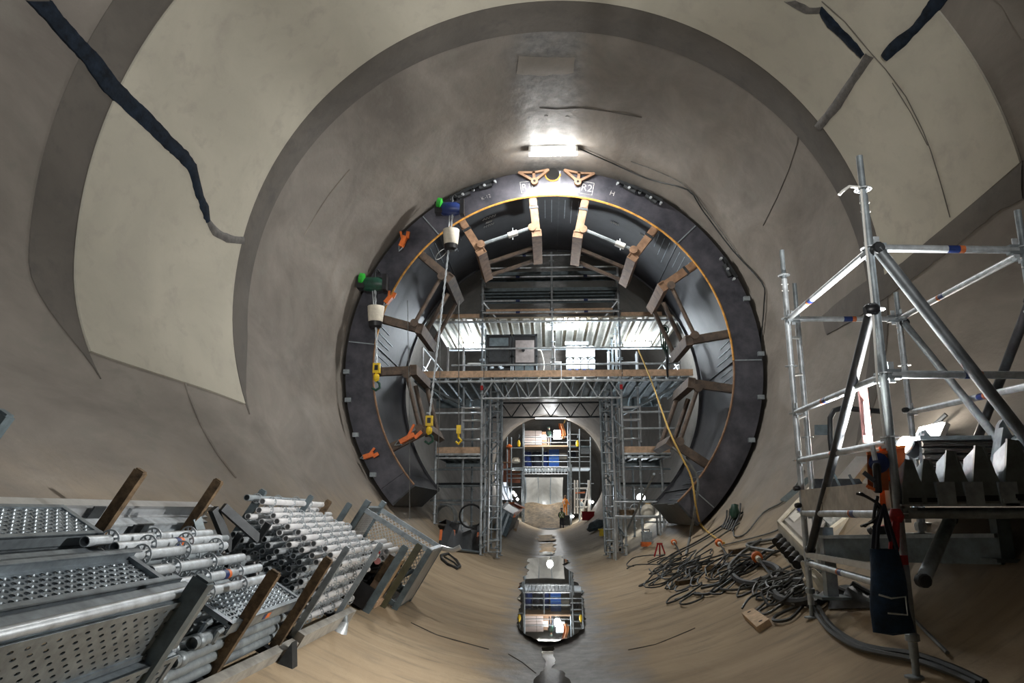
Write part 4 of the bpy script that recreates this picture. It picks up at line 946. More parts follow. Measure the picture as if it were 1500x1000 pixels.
t = thing('white_sheet', 'bright white panel with timber edge leaning behind the near tower', 'panel', at(1240, 710, y))
ob('sheet', G().hexa([at(1221, 706, y), at(1248, 712, y), at(1248, 712, y + .03), at(1221, 706, y + .03), at(1254, 668, y), at(1276, 668, y), at(1276, 668, y + .03), at(1254, 668, y + .03)]), M_WHITE, t)
ob('timber_edge', G().bar(at(1250, 712, y - .03), at(1274, 682, y - .03), .07, .04, (0, 1, 0)), M_WOOD, t)
t = thing('drill_case', 'dark open tool case on the tower ledger behind the boards', 'case', at(1245, 728, C.y - .4)); c = at(1232, 722, C.y - .45)
ob('case_body', G().box(c + V((-.2, -.1, -.12)), c + V((.3, .12, .0))), M_BLACKP, t); ob('lid', G().hexa([c + V((-.2, .1, 0)), c + V((.3, .1, 0)), c + V((.3, .13, 0)), c + V((-.2, .13, 0)), c + V((-.16, .2, .14)), c + V((.26, .2, .14)), c + V((.26, .23, .14)), c + V((-.16, .23, .14))]), M_DARKSTEEL, t)
ob('lever', G().tube(c + V((.02, 0, 0)), c + V((-.06, 0, .2)), .012, 6), M_GREYPAINT, t); ob('lever', G().tube(c + V((.16, 0, 0)), c + V((.09, 0, .17)), .012, 6), M_GREYPAINT, t)
# ------------------------------------------------------------------ trestle beam on feet
t = thing('trestle_beam', 'long dark steel beam on stub feet lying on the floor behind the near tower', 'beam', hit(1340, 840)); y0 = 6.9
pa, pb = at(1212, 804, 7.3), at(1470, 806, 6.0)
ob('beam', G().bar(pa, pb, .12, .2), M_GREYPAINT, t); ob('beam_cap', G().bar(pa + V((0, 0, .11)), pb + V((0, 0, .11)), .2, .03), M_GALVD, t)
for k, (f, ln) in enumerate(((0, .26), (.36, .26), (1, .34))):
    c = pa.lerp(pb, f); ft = V((c.x, c.y, max(floorz(c.x) + .02, c.z - .42)))
    ob('stub_post', G().bar(ft, c + V((0, 0, ln * .75)), .1, .1, (0, 1, 0)), M_GREYPAINT if k else M_GALVD, t)
    ob('foot_plate', G().box(ft - V((.13, .13, .015)), ft + V((.13, .13, .01))), M_GREYPAINT, t)
for a, b, l in (((1345, 755), (1350, 785), 'short adjustable prop standing on the floor behind the tower bench'),):
    p = at(*b, 7.6); t = thing('screw_prop', l, 'prop', V((p.x, p.y, floorz(p.x))))
    z0 = floorz(p.x); ob('screw', G().tube((p.x, p.y, z0), (p.x, p.y, p.z + .3), .03, 10), M_GALV, t); ob('foot', G().box((p.x - .12, p.y - .1, z0), (p.x + .12, p.y + .1, z0 + .02)), M_GALVD, t); ob('nut', G().lathe([(.05, 0), (.06, .05), (.05, .08)], (p.x, p.y, p.z + .05), (0, 0, 1), 8), M_GALV, t)
# ------------------------------------------------------------------ bag and red sling
c = at(1300, 850, A.y - .12)
t = thing('tote_bag', 'dark blue canvas bag hanging from the front standard', 'bag', c - V((0, 0, .3)))
rows = []
for i in range(9):
    f = i / 8; wd = .09 + .045 * f; dp = .03 + .07 * math.sin(math.pi * min(1, f * 1.1)) ; z = .2 - .52 * f
    rows.append([c + V((wd * math.cos(a) * (1 + .06 * math.sin(3 * a + i)), dp * math.sin(a) * (1 + .1 * math.sin(2 * a + i)), z)) for a in [2 * math.pi * k / 20 for k in range(21)]])
rows.append([c + V((0, 0, -.34)) for k in range(21)])
ob('bag_body', G().grid(rows), M_BLUEBAG, t)
for s in (-.06, .07): ob('handle', G().path([c + V((s, -.03, .2)), c + V((s * .6, -.03, .34)), c + V((.03, 0, .48)), c + V((s * .6, .03, .34)), c + V((s, .03, .2))], .014, 5), M_NAVY, t)
ob('pocket_trim', G().path([c + V((-.10, -.085, -.08)), c + V((-.03, -.1, -.1)), c + V((.06, -.1, -.09)), c + V((.06, -.1, -.2)), c + V((-.06, -.1, -.19))], .006, 4), M_GALV, t)
c = at(1314, 765, A.y - .08); t = thing('red_sling', 'red webbing sling hanging from the front standard above the blue bag', 'sling', c)
for k, pts in enumerate(([(1311, 762), (1306, 790), (1304, 815), (1307, 826)], [(1314, 764), (1314, 800), (1310, 826)], [(1318, 815), (1320, 838), (1314, 858), (1310, 868), (1318, 885), (1326, 892)])):
    ob('webbing', G().path([at(x, y, A.y - .09 - .01 * k) for x, y in pts], .016, 6), M_RED, t)
ob('top_knot', G().lathe([(.03, -.04), (.05, 0), (.03, .05)], c + V((0, 0, .04)), (0, 0, 1), 10), M_RED, t); ob('buckle', G().box(at(1318, 820, A.y - .1) - V((.05, .01, .03)), at(1318, 820, A.y - .1) + V((.05, .01, .03))), M_RED, t)
p = hit(1292, 778, .06); t = thing('connector', 'black ribbed cable connector hanging on a red cord behind the tower', 'connector', p); e = hit(1280, 785, .06)
ob('body', G().tube(e, p, .045, 10), M_BLACKP, t); ob('ring', G().tube(e.lerp(p, .6), e.lerp(p, .75), .055, 10), M_CREAM, t); ob('cord', G().path([p, at(1302, 768, 7.4), at(1310, 758, A.y + .1)], .01, 5), M_RED, t)
# ------------------------------------------------------------------ distribution cabinet tipped on the slope
y = 10.2
Fq = [at(1139, 768, 10.0), at(1180, 810, 9.0), at(1252, 756, 9.9), at(1196, 706, 11.0)]
nrm = (Fq[1] - Fq[0]).cross(Fq[2] - Fq[1]).normalized()
if nrm.dot(CAM - Fq[0]) < 0: nrm = -nrm
t = thing('distribution_cabinet', 'white electrical distribution cabinet tipped on the sloping floor behind the near tower', 'cabinet', hit(1180, 812))
dp = nrm * .4
ob('cabinet_body', G().hexa([q - dp for q in Fq] + Fq), mat('cabinet_white', (.62, .61, .56), .5, .1, .12, 4), t)
P = lambda u, v, o=0: (Fq[0] * (1 - u) + Fq[1] * u) * (1 - v) + (Fq[3] * (1 - u) + Fq[2] * u) * v + nrm * o
def pan(name, u0, u1, v0, v1, o0, o1, m, parent=t): return ob(name, G().hexa([P(u0, v0, o0), P(u1, v0, o0), P(u1, v1, o0), P(u0, v1, o0), P(u0, v0, o1), P(u1, v0, o1), P(u1, v1, o1), P(u0, v1, o1)]), m, parent)
for a in ((0, 1, 0, .04), (0, 1, .96, 1), (0, .06, 0, 1), (.94, 1, 0, 1)): pan('rim', *a, 0, .05, M_CREAM)
dr = pan('door', .12, .8, .1, .62, .0, .04, mat('door_grey', (.44, .43, .42), .5, 0, .12, 4))
pan('label_sticker', .16, .34, .18, .34, .045, .048, M_WHITE, dr); pan('label_sticker', .16, .34, .36, .44, .045, .048, M_BLUED, dr); pan('label_sticker', .2, .3, .45, .49, .045, .048, M_RED, dr)
v = pan('vent_panel', .5, .9, .55, .92, 0, .05, mat('clear_cover', (.42, .45, .46), .2, 0, .2, 12))
for k in range(4): pan('breaker', .55 + .08 * k, .6 + .08 * k, .66, .82, .05, .075, M_WHITE, v)
for k in range(6): c = P(.1 + .15 * k, -.02, -.12); ob('socket', G().tube(c, c + (Fq[0] - Fq[3]).normalized() * .14, .055, 10), M_BLACKP, t)
ob('lid', G().hexa([at(1143, 733, 10.4), at(1152, 735, 10.4), at(1188, 704, 11.1), at(1182, 700, 11.1), at(1143, 731, 10.4), at(1152, 733, 10.4), at(1188, 702, 11.1), at(1182, 698, 11.1)]), M_GREYPAINT, t)
# ------------------------------------------------------------------ floor clutter on the right
c = hit(1110, 912); F2 = Frame(22)
u = V((.93, -.3, .16)).normalized(); nn = inward(c); v_ = nn.cross(u).normalized()
pb = [hit(1090, 905), hit(1113, 927), hit(1131, 915), hit(1107, 898)]; pb = [q + nn * .004 for q in pb]
t = thing('timber_block', 'pale timber block with two dark bolt holes lying on the right floor', 'block', c)
ob('block', G().hexa(pb + [q + nn * .06 for q in pb]), M_WOOD, t)
for f in (.14, .86):
    q = (pb[0] + (pb[1] - pb[0]) * f) * .5 + (pb[3] + (pb[2] - pb[3]) * f) * .5 + nn * .058; ob('bolt_hole', G().tube(q, q + nn * .004, .022, 8), M_HOLE, t)
for k, (x, y, l) in enumerate(((1048, 836, 'small timber offcut lying among the cables'), (1087, 812, 'little dark timber chock behind the cables'), (1008, 858, 'brown timber scrap at the near edge of the cables'))):
    c = hit(x, y, .05); ob('timber_offcut', G().bar(c - V((.16, .05, -.0)), c + V((.16, .06, .04)), .12, .07), [M_WOOD, M_WOODD, M_BROWN][k], label=l, cat='offcut')
def plug(x, y, dx, dy, label, s=1):
    p = hit(x, y, .12); q = hit(x + dx, y + dy, .05); d = (p - q).normalized(); t = thing('cable_plug', label, 'plug', q)
    ob('head', G().lathe([(.045 * s, 0), (.06 * s, .02), (.06 * s, .09), (.045 * s, .12)], p, d, 12), M_ORANGE, t); ob('shank', G().tube(p - d * .12, p + d * .01, .03 * s, 10), M_CREAM, t); ob('tail', G().path([p - d * .1, q.lerp(p, .4), q], .016, 5), M_CABLE, t)
plug(992, 801, 8, 14, 'orange cable plug standing up, the farthest of three on the right floor', 1.1); plug(1060, 804, 9, 14, 'orange cable plug in the middle of three on the right floor', 1.1); plug(1118, 828, 14, 18, 'largest orange cable plug with white shank, nearest of three on the floor', 1.25)
rnd = random.Random(3); nc = 0
def fl(pix, r=.014, l=None, m=None, dense=0):
    return cable('floor_cable', l, [hit(x, y, r + .012 + dense * rnd.random()) for x, y in pix], r, m or (M_CABLE if rnd.random() < .75 else M_CABLEG))
fl([(1090, 752), (1072, 764), (1040, 785), (1015, 800), (985, 815), (965, 828)], .016, 'cable running down the slope from the tied bundle to the farthest plug', dense=.03)
fl([(1082, 760), (1060, 776), (1030, 794), (1000, 812), (975, 824)], .016, 'second cable of the bundle on the slope, just below the first', dense=.03)
fl([(1086, 768), (1055, 790), (1022, 812), (1020, 820)], .016, 'cable of the slope bundle ending in a short hook', dense=.03)
fl([(1180, 690), (1168, 712), (1150, 735), (1120, 752), (1095, 782), (1078, 787), (1076, 775), (1080, 760)], .014, 'thin cable looping from behind the cabinet to the tied bundle')
fl([(1060, 800), (1130, 782), (1150, 770)], .012, 'thin cable lying straight from the middle plug towards the cabinet', M_CABLEG)
c = hit(1081, 755, .1); t = thing('tied_bundle', 'tied bundle of black cable ends lying on the right slope', 'bundle', c)
for k in range(6): ob('cable_end', G().path([hit(1060 + k * 3, 775 + k, .04), hit(1068 + k * 4, 762 - k, .07), hit(1070 + k * 4, 752 - 2 * k, .09)], .018, 5), M_BLACK, t)
ob('green_wrap', G().lathe([(.05, 0), (.1, .1), (.06, .28)], hit(1081, 764, .08), (.1, .3, .7), 10), M_GREEND, t)
for k, (pix, l, r) in enumerate((
    ([(1195, 760), (1175, 790), (1140, 800), (1110, 822), (1085, 842), (1060, 858), (1030, 866)], 'black cable fan from the cabinet, the topmost', .02),
    ([(1195, 770), (1170, 800), (1135, 815), (1105, 838), (1078, 850), (1045, 872), (1020, 874)], 'black cable fan from the cabinet, second', .02),
    ([(1160, 790), (1125, 795), (1098, 800), (1105, 806), (1140, 812)], 'thick grey flat cable near the cabinet', .025),
    ([(1120, 795), (1090, 815), (1072, 835), (1078, 850), (1100, 858), (1130, 850), (1150, 840)], 'thick black cable sweeping round the coil of hose', .03),
    ([(1068, 842), (1056, 856), (1058, 866), (1085, 868), (1115, 860), (1140, 848)], 'cable loop in front of the thick cable', .018),
    ([(1030, 860), (1000, 880), (978, 886), (985, 878), (1010, 866)], 'left of two narrow cable loops nearest the puddle', .014),
    ([(1020, 870), (998, 886), (1008, 889), (1030, 878), (1026, 872), (1010, 874), (990, 882)], 'right of two narrow cable loops nearest the puddle', .014),
    ([(1000, 820), (965, 838), (945, 858), (938, 861), (960, 850), (985, 838)], 'long cable loop farthest left on the floor', .014),
    ([(980, 842), (955, 856), (953, 860), (975, 856), (992, 842)], 'small cable loop beside the farthest left one', .014),
    ([(1045, 815), (1035, 830), (1015, 840), (990, 850), (985, 862), (995, 850)], 'cable strand crossing the grey heap', .014),
    ([(1140, 848), (1138, 870), (1120, 890), (1108, 900)], 'cable trailing down to the timber block', .015),
    ([(1150, 855), (1135, 885), (1115, 900), (1125, 903), (1150, 888)], 'cable trailing past the timber block', .015),
    ([(1230, 868), (1190, 885), (1150, 900), (1136, 910), (1140, 915), (1160, 910), (1180, 892)], 'cable loop just right of the timber block', .018),
    ([(1188, 893), (1170, 872), (1150, 850), (1130, 840)], 'cable rising from the tower foot to the nearest plug', .018),
    ([(1196, 878), (1206, 900), (1225, 925), (1260, 948), (1300, 960), (1345, 968), (1400, 985), (1450, 1010)], 'upper cable of the pair curving away along the dark floor', .022),
    ([(1190, 882), (1202, 908), (1222, 932), (1258, 954), (1300, 966), (1345, 974), (1400, 994), (1440, 1014)], 'lower cable of the pair curving away along the dark floor', .022),
    ([(1320, 888), (1345, 915), (1370, 940), (1392, 962)], 'thin cable on the dark floor right of the front standard', .014),
    ([(1270, 880), (1250, 872), (1220, 880), (1200, 895)], 'thick hose lying on the floor behind the front standard', .05))):
    fl(pix, r, l, None if k not in (2,) else M_CABLEG, .02)
def heap(px, py, rx, ry, n, label, r=.013, m=None):
    g = G()
    for s_ in range(max(4, n // 4)):
        cx, cy = px + rx * .7 * rnd.uniform(-1, 1), py + ry * .7 * rnd.uniform(-1, 1); L_, W_ = rx * rnd.uniform(.5, 1.05), ry * rnd.uniform(.12, .5); tl = -.42 + rnd.uniform(-.35, .35); ph = rnd.random() * 6; h0 = .02 + .1 * rnd.random(); span = rnd.uniform(3.6, 6.6); pts = []
        for i in range(15):
            a = ph + span * i / 14; x, y = L_ * math.cos(a) * (1 + .15 * math.sin(3 * a + s_)), W_ * math.sin(a)
            pts.append(hit(cx + x * math.cos(tl) - y * math.sin(tl), cy + x * math.sin(tl) + y * math.cos(tl), h0 + .03 * math.sin(a * 2)))
        g.path(pts, r, 5)
    return ob('cable_heap', g, m or M_CABLE, label=label, cat='cable')
heap(1008, 840, 36, 18, 56, 'tangled heap of grey-black cable in the middle of the right floor', .013)
heap(972, 832, 40, 16, 34, 'flat tangle of cable farthest back on the right floor', .013)
heap(1066, 838, 40, 22, 40, 'dark tangle of cable around the middle plug', .014)
heap(1168, 864, 40, 22, 64, 'big tangle of pale and dark cable at the foot of the back standard', .013, M_CABLEG)
heap(1150, 866, 46, 26, 52, 'black tangle of cable mixed into the pale one at the back standard', .014)
for k in range(2):
    c = hit(1125 + 60 * k, 852 + 30 * k, .06); 
    ob('hose_ring', G().path([hit(1112 + 62 * k + 34 * math.cos(a), 845 + 30 * k + 16 * math.sin(a), .05 + .02 * k) for a in [2 * math.pi * i / 26 for i in range(26)]], .045, 7, True), M_BLACK, label=['thick black hose ring beside the nearest orange plug', 'thick black hose ring round the foot of the back standard'][k], cat='hose')
c = hit(1208, 868, 0); t = thing('canvas_sack', 'crumpled cream canvas sack lying on the cables at the tower foot', 'sack', c)
rows = [[hit(1188 + 36 * i / 8, 858 + 24 * j / 6, .02 + .26 * math.sin(math.pi * i / 8) * math.sin(math.pi * j / 6) * (1 + .35 * math.sin(i * 2.3 + j * 1.9))) for i in range(9)] for j in range(7)]
ob('cloth', G().grid(rows), M_CREAM, t); ob('fold', G().path([rows[3][i] + V((0, 0, .02)) for i in range(9)], .025, 6), M_CREAM, t)
c = hit(1240, 880, 0); t = thing('dark_sheet', 'black plastic sheeting bunched on the floor behind the front standard', 'sheeting', c)
rows = [[hit(1215 + 90 * i / 10, 872 + 22 * j / 5, .02 + .12 * math.sin(math.pi * i / 10) * math.sin(math.pi * j / 5) * (1 + .4 * math.sin(i * 1.7 + j * 2))) for i in range(11)] for j in range(6)]
ob('sheet', G().grid(rows), M_BLACK, t); ob('fold', G().path([rows[2][i] + V((0, 0, .015)) for i in range(11)], .02, 6), M_BLACK, t)
c = hit(670, 828, .02); t = thing('rope_hook', 'flat dark cable loop lying on the left floor beyond the mesh cage', 'cable', c)
ob('loop', G().path([hit(x, y, .03) for x, y in ((645, 815), (655, 812), (668, 822), (673, 831), (668, 834), (655, 828), (646, 820))], .03, 6, True), M_BLACK, t); ob('tail', G().path([hit(650, 817, .03), hit(664, 826, .04), hit(671, 832, .03)], .02, 5), M_CABLE, t)
# ------------------------------------------------------------------ stacked scaffold material on the left slope
def plank_mesh(L, W=.32, Hh=.076, dim=True):
    """steel plank along +Y from 0 to L, width 0..W in x, top at z=Hh: frame with open ends, perforated top"""
    fr = G()
    for x in (0, W - .012): fr.box((x, 0, 0), (x + .012, L, Hh)); fr.box((x - .004 if x else 0, 0, Hh - .012), (x + .03 if not x else x + .012, L, Hh + .004)) if x == 0 else fr.box((x - .018, 0, Hh - .012), (x + .012, L, Hh + .004))
    for x in (.0, W - .04): fr.box((x, 0, 0), (x + .04, L, .006))
    for y in (0, L - .05): fr.box((.012, y, Hh - .03), (W - .012, y + .05, Hh + .003))
    tp = G(); nx = 7; ny = max(4, int((L - .1) / .045)); x0, y0 = .03, .05; dx, dy = (W - .06) / nx, (L - .1) / ny
    for i in range(nx):
        for j in range(ny):
            cx, cy = x0 + dx * (i + .5), y0 + dy * (j + .5); z = Hh - .006; up = (i + j) % 2
            if not dim and up:
                tp.add([(cx - dx / 2, cy - dy / 2, z), (cx + dx / 2, cy - dy / 2, z), (cx + dx / 2, cy + dy / 2, z), (cx - dx / 2, cy + dy / 2, z)], [(0, 1, 2, 3)]); continue
            r1, r2, zz = (.36, .2, .010) if up else ((.34, .3, -.004) if dim else (.3, .28, -.004)); vs = []
            sq = [(-1, -1), (0, -1), (1, -1), (1, 0), (1, 1), (0, 1), (-1, 1), (-1, 0)]
            for a, b in sq: vs.append((cx + a * dx / 2, cy + b * dy / 2, z))
            for r, h in ((r1, 0), (r2, zz)):
                for a, b in sq:
                    q = math.hypot(a, b); vs.append((cx + a / q * dx * r * (1 if dim else .75), cy + b / q * dy * r * (1 if dim else 1.3), z + h))
            fs = [(k, (k + 1) % 8, 8 + (k + 1) % 8, 8 + k) for k in range(8)] + [(8 + k, 8 + (k + 1) % 8, 16 + (k + 1) % 8, 16 + k) for k in range(8)]
            if up: fs.append(tuple(range(16, 24)))
            tp.add(vs, fs)
    return mesh('plank_frame', fr, M_PLANK), mesh('perforated_top', tp, M_PLANK)
PM = {k: plank_mesh(*k[:1], dim=k[1]) for k in ((2.6, True), (1.35, True), (2.6, False), (1.9, False))}
def lay(F_, u, y, h, ux=1, uz=0, yaw=0):
    """matrix: local x -> direction (ux along U, uz along N), local y -> tunnel"""
    x = (F_.U * ux + F_.N * uz).normalized(); yv = V((0, 1, 0)); 
    if yaw: yv = (yv + F_.U * yaw).normalized()
    x = (x - yv * x.dot(yv)).normalized(); z = x.cross(yv)
    M = Matrix((x, yv, z)).transposed().to_4x4(); M.translation = F_(u, y, h); return M
def steel_plank(key, M, label, group=None, sticker=False):
    t = thing('steel_plank', label, 'plank', M.translation, group)
    put('frame', PM[key][0], M, t); o = put('perforated_top', PM[key][1], M, t)
    if sticker:
        g = G(); y = key[0] * .42
        for k, (a, b, m) in enumerate(((0, .05, M_BLUED), (.052, .13, M_ORANGE))):
            ob('label_sticker', G().hexa([M @ V(q) for q in ((.3215, y + a, .02), (.3225, y + a, .02), (.3225, y + b, .02), (.3215, y + b, .02), (.3215, y + a, .06), (.3225, y + a, .06), (.3225, y + b, .06), (.3215, y + b, .06))]), m, t)
    return t
# note: local x runs down the slope (-U) so the top faces up
def flat(u, y, h, yaw=0): return lay(LF, u, y, h, -1, 0, yaw)
steel_plank((2.6, True), flat(.90, 1.95, .42), 'dimpled steel plank lying uppermost at the far left, against the wall side', 'steel planks stacked at the left edge')
steel_plank((2.6, True), lay(LF, -.10, 1.65, .632, 1, 0), 'dimpled steel plank in the middle of the left stack, in front of the upper one', 'steel planks stacked at the left edge')
steel_plank((2.6, True), flat(.90, 1.9, .335), 'steel plank under the uppermost dimpled plank at the far left', 'steel planks stacked at the left edge')
for k in range(2): steel_plank((2.6, False), flat(.34 , 1.7 + .06 * k, .46 - .09 * k), ['steel plank flat below the middle dimpled plank', 'lowest flat steel plank inside the left stack'][k], 'steel planks stacked at the left edge')
# on-edge planks: perforated faces turned to the aisle (local x up the normal, local z down the slope)
for k, (u, y, h, l) in enumerate(((-.21, 1.65, .325, 'perforated steel plank standing on edge, upper front face of the left stack'), (-.26, 1.6, .0, 'perforated steel plank standing on edge, lower front face of the left stack'), (-.11, 1.68, .30, 'steel plank on edge behind the upper front one'), (-.16, 1.62, .0, 'steel plank on edge behind the lower front one'), (.50, 1.8, .14, 'steel plank on edge below the uppermost dimpled plank, facing the aisle'))):
    x = LF.N; yv = V((0, 1, 0)); z = x.cross(yv)
    if z.dot(LF.U) > 0: x = -x; z = -z; h += .32
    M = Matrix((x, yv, z)).transposed().to_4x4(); M.translation = LF(u, y, h)
    steel_plank((2.6, False), M, l, 'steel planks stacked at the left edge')
ob('edge_tube', G().tube(LF(-.26, 1.6, .665), LF(-.24, 4.15, .665), .026, 12, wall=.004), M_GALV, label='single tube lying along the top edge of the front planks', cat='tube')
# posts of the stillages
def post(u, y, h0, h1, w_, label, m, cat='post', name='stillage_post', cap=None, foot=True):
    b, t_ = LF(u, y, h0), LF(u, y, h1); t = thing(name, label, cat, b)
    ob('shaft', G().bar(b, t_, w_, w_ * .8, (0, 1, 0)), m, t)
    ob('post_top', G().bar(t_ - LF.N * .006, t_ + LF.N * .012, w_ * .8, w_ * .62, (0, 1, 0)), cap or m, t)
    if foot: ob('foot', G().bar(b - LF.N * .02, b + LF.N * .012, w_ * 1.5, w_ * 1.2, (0, 1, 0)), M_DARKSTEEL, t)
    return t
post(-.31, 3.95, -.03, .78, .095, 'wide grey steel post rising in front of the perforated planks at lower left', M_GREYPAINT)
post(1.12, 3.9, 0, .92, .09, 'grey post with rounded head at the left picture edge above the planks', M_GREYPAINT)
post(-.33, 5.0, -.03, .74, .072, 'brown timber post in front of the long tubes, nearest of the timber posts', M_WOODD, 'post', 'timber_post')
post(-.36, 6.05, -.03, .78, .07, 'brown timber post at the near corner of the white tube stack', M_WOODD, 'post', 'timber_post')
post(.83, 5.0, -.02, .80, .075, 'weathered timber post against the wall, the left one of two', M_WOODD, 'post', 'timber_post')
post(.73, 6.0, -.02, .83, .07, 'weathered timber post against the wall, the right one of two', M_WOODD, 'post', 'timber_post')
post(-.34, 6.55, 0, .84, .05, 'thin galvanised post beside the timber post, in front of the white tubes', M_GALVD)
post(-.37, 7.75, 0, .84, .05, 'galvanised post at the far corner of the white tube stack', M_GALVD)
for k, (x, y, Y, m, l) in enumerate(((386, 719, 6.75, M_GREYPAINT, 'grey post top behind the white tubes, first from the left'), (456, 727, 7.6, M_GREYPAINT, 'thin grey post top behind the white tubes, second from the left'), (482, 734, 8.2, M_WOODD, 'short timber post top behind the white tubes'), (512, 738, 8.6, M_GREYPAINT, 'grey post top behind the white tubes, next to the cage'))):
    u, h = LF.loc(x, y, Y); post(u, Y, -.03, h, .06 if k != 1 else .05, l, m, 'post', 'timber_post' if m is M_WOODD else 'stillage_post')
# bearers and side rails of the stillages
def rail_(name, a, b, w_, h_, m, label, cat='rail'):
    return ob(name, G().bar(a, b, w_, h_, LF.N), m, label=label, cat=cat)
rail_('stillage_rail', LF(-.40, 4.5, .0), LF(-.42, 6.35, .0), .07, .12, mat('rail_grey', (.36, .35, .32), .6, .2, .25, 6), 'long grey side rail on the floor below the long tubes')
rail_('stillage_rail', LF(-.42, 6.4, .05), LF(-.44, 8.0, .06), .07, .13, mat('rail_grey', (.36, .35, .32), .6, .2, .25, 6), 'grey side rail below the white tube stack')
rail_('stillage_rail', LF(.9, 4.5, .0), LF(.9, 8.2, .0), .07, .1, M_GALVD, 'back side rail along the wall behind the stacks')
for k, y in enumerate((4.85, 6.0, 6.7, 7.9)):
    rail_('cross_bearer', LF(-.38, y, -.02), LF(.9, y, -.02), .09, .08, M_DARKSTEEL, 'cross bearer under the stacks, %s from the near end' % ['first', 'second', 'third', 'fourth'][k], 'bearer')
t = thing('cone_foot', 'small conical steel foot under the corner of the white tube stack', 'foot', LF(-.5, 7.6, -.04)); ob('cone', G().lathe([(.09, 0), (.07, .03), (.03, .12)], LF(-.5, 7.6, -.04), LF.N, 14), M_GALV, t); ob('stem', G().tube(LF(-.5, 7.6, .06), LF(-.46, 7.6, .12), .03, 10), M_GALVD, t)
ob('wedge', G().prism([LF(-.47, 5.95, -.04), LF(-.60, 6.0, -.04), LF(-.47, 6.0, .14)], (0, .12, 0)), M_DARKSTEEL, label='dark wedge chock on the floor below the middle timber post', cat='chock')
# aluminium beams along the wall
for k, (u, h, y0, y1, m, l) in enumerate(((1.22, .27, 3.9, 7.4, M_ALU, 'long pale aluminium beam lying along the wall, upper one'), (1.12, .17, 4.2, 7.2, M_GALV, 'long pale aluminium beam lying along the wall, lower one'), (1.04, .07, 4.4, 7.6, M_GALVD, 'grey beam lying lowest along the wall'))):
    t = thing('aluminium_beam', l, 'beam', LF(u, y0, h))
    ob('web', G().bar(LF(u, y0, h), LF(u, y1, h), .03, .1, LF.N), m, t)
    for s in (-1, 1): ob('flange', G().bar(LF(u, y0, h + .055 * s), LF(u, y1, h + .055 * s), .09, .018, LF.N), m, t)
    ob('end_tape', G().bar(LF(u - .05, 5.4 + .5 * k, h), LF(u - .05, 5.55 + .5 * k, h), .012, .12, LF.N), M_DARKSTEEL, t)
c = LF(1.2, 4.0, .42); t = thing('coupler_pile', 'small pile of dark couplers lying behind the upper plank', 'couplers', c)
for k in range(7): ob('coupler', G().lathe([(.03, 0), (.045, .02), (.045, .05), (.03, .06)], c + V((.0, .07 * k - .2, .02 * (k % 2))), (.3, .2, 1), 8), M_WOODD if k % 3 == 0 else M_DARKSTEEL, t)
# scaffold standards with rosettes
def standard_mesh(L, r): return mesh('tube', G().tube((0, 0, 0), (0, 0, L), r, 12, wall=.005), None)
TM = {}
ROSW = ROS.copy(); ROSW.materials.clear(); ROSW.materials.append(M_GALV)
def tube_mesh(L, r, m):
    k = (round(L, 2), r, m.name)
    if k not in TM:
        me = standard_mesh(L, r); me.materials.append(m); TM[k] = me
    return TM[k]
def spare_standard(p, q, label, group, r=.026, m=None, ros=.5, first=.22, spigot=False, band=False, rs=1):
    p, q = V(p), V(q); d = (q - p).normalized(); L = round((q - p).length, 1); M = frameM(p, d)
    t = thing('scaffold_standard', label, 'scaffold tube', p, group); put('tube', tube_mesh(L, r, m or M_WHITE_TUBE), M, t)
    z = first; a = rnd.random()
    while z < L - .1:
        put('rosette', ROS, M @ Matrix.Translation((0, 0, z)) @ Matrix.Rotation(a, 4, 'Z') @ Matrix.Scale(rs, 4), t); z += ros
    if spigot: ob('spigot', G().tube(q - d * .01, q + d * .14, r * .8, 10), M_GALVD, t)
    if band:
        ob('tape_band', G().tube(p + d * (L * .5), p + d * (L * .5 + .06), r * 1.04, 12), M_BLUED, t); ob('tape_band', G().tube(p + d * (L * .5 + .06), p + d * (L * .5 + .1), r * 1.04, 12), M_ORANGE, t)
    return t
ncol, nrow = 10, 8
for i in range(ncol):
    for j in range(nrow):
        u = -.27 + .092 * i + (.046 if j % 2 else 0); h = .08 + .088 * j
        if j == nrow - 1 and u > .56: continue
        if u > .66: continue
        near = 6.55 + .22 * rnd.random() - .35 * (nrow - 1 - j) / nrow
        top = j == nrow - 1; front = i == 0
        if front and j < nrow - 1: near += .3 * (nrow - 1 - j) / nrow + .25
        od = ('first', 'second', 'third', 'fourth', 'fifth', 'sixth', 'seventh', 'eighth', 'ninth', 'tenth')
        if top: l, g_ = 'bright standard in the top layer of the white stack, %s from the aisle side' % od[i], 'standards in the top layer of the white stack'
        elif front: l, g_ = 'bright standard on the aisle face of the white stack, %s from the bottom' % od[j], 'standards on the aisle side of the white stack'
        else: l, g_ = 'hollow-ended standard in the white stack, %s layer down, %s from the aisle' % (od[nrow - 1 - j], od[i]), 'standards inside the white stack'
        spare_standard(LF(u, near, h), LF(u + .01 * rnd.uniform(-1, 1), 8.5 - .2 * rnd.random() + .1 * (front), h), l, g_, .027, M_WHITE_TUBE if (top or front or j >= nrow - 2) else M_GALV, ros=.36, first=.2 + .1 * rnd.random() + (.08 if i % 2 else 0), rs=.88)  # outer tubes facing the light get brighter steel, light put into the colour
for k, (u, h, a, b, l) in enumerate(((.60, .765, 6.4, 8.0, 'dark-ended tube lying on top of the white stack at the wall side'), (.50, .79, 6.5, 8.3, 'topmost white standard lying loose on the stack'))):
    spare_standard(LF(u, a, h), LF(u - .03, b, h), l, None, .027, M_GALVD if k == 0 else M_WHITE_TUBE, rs=.72)
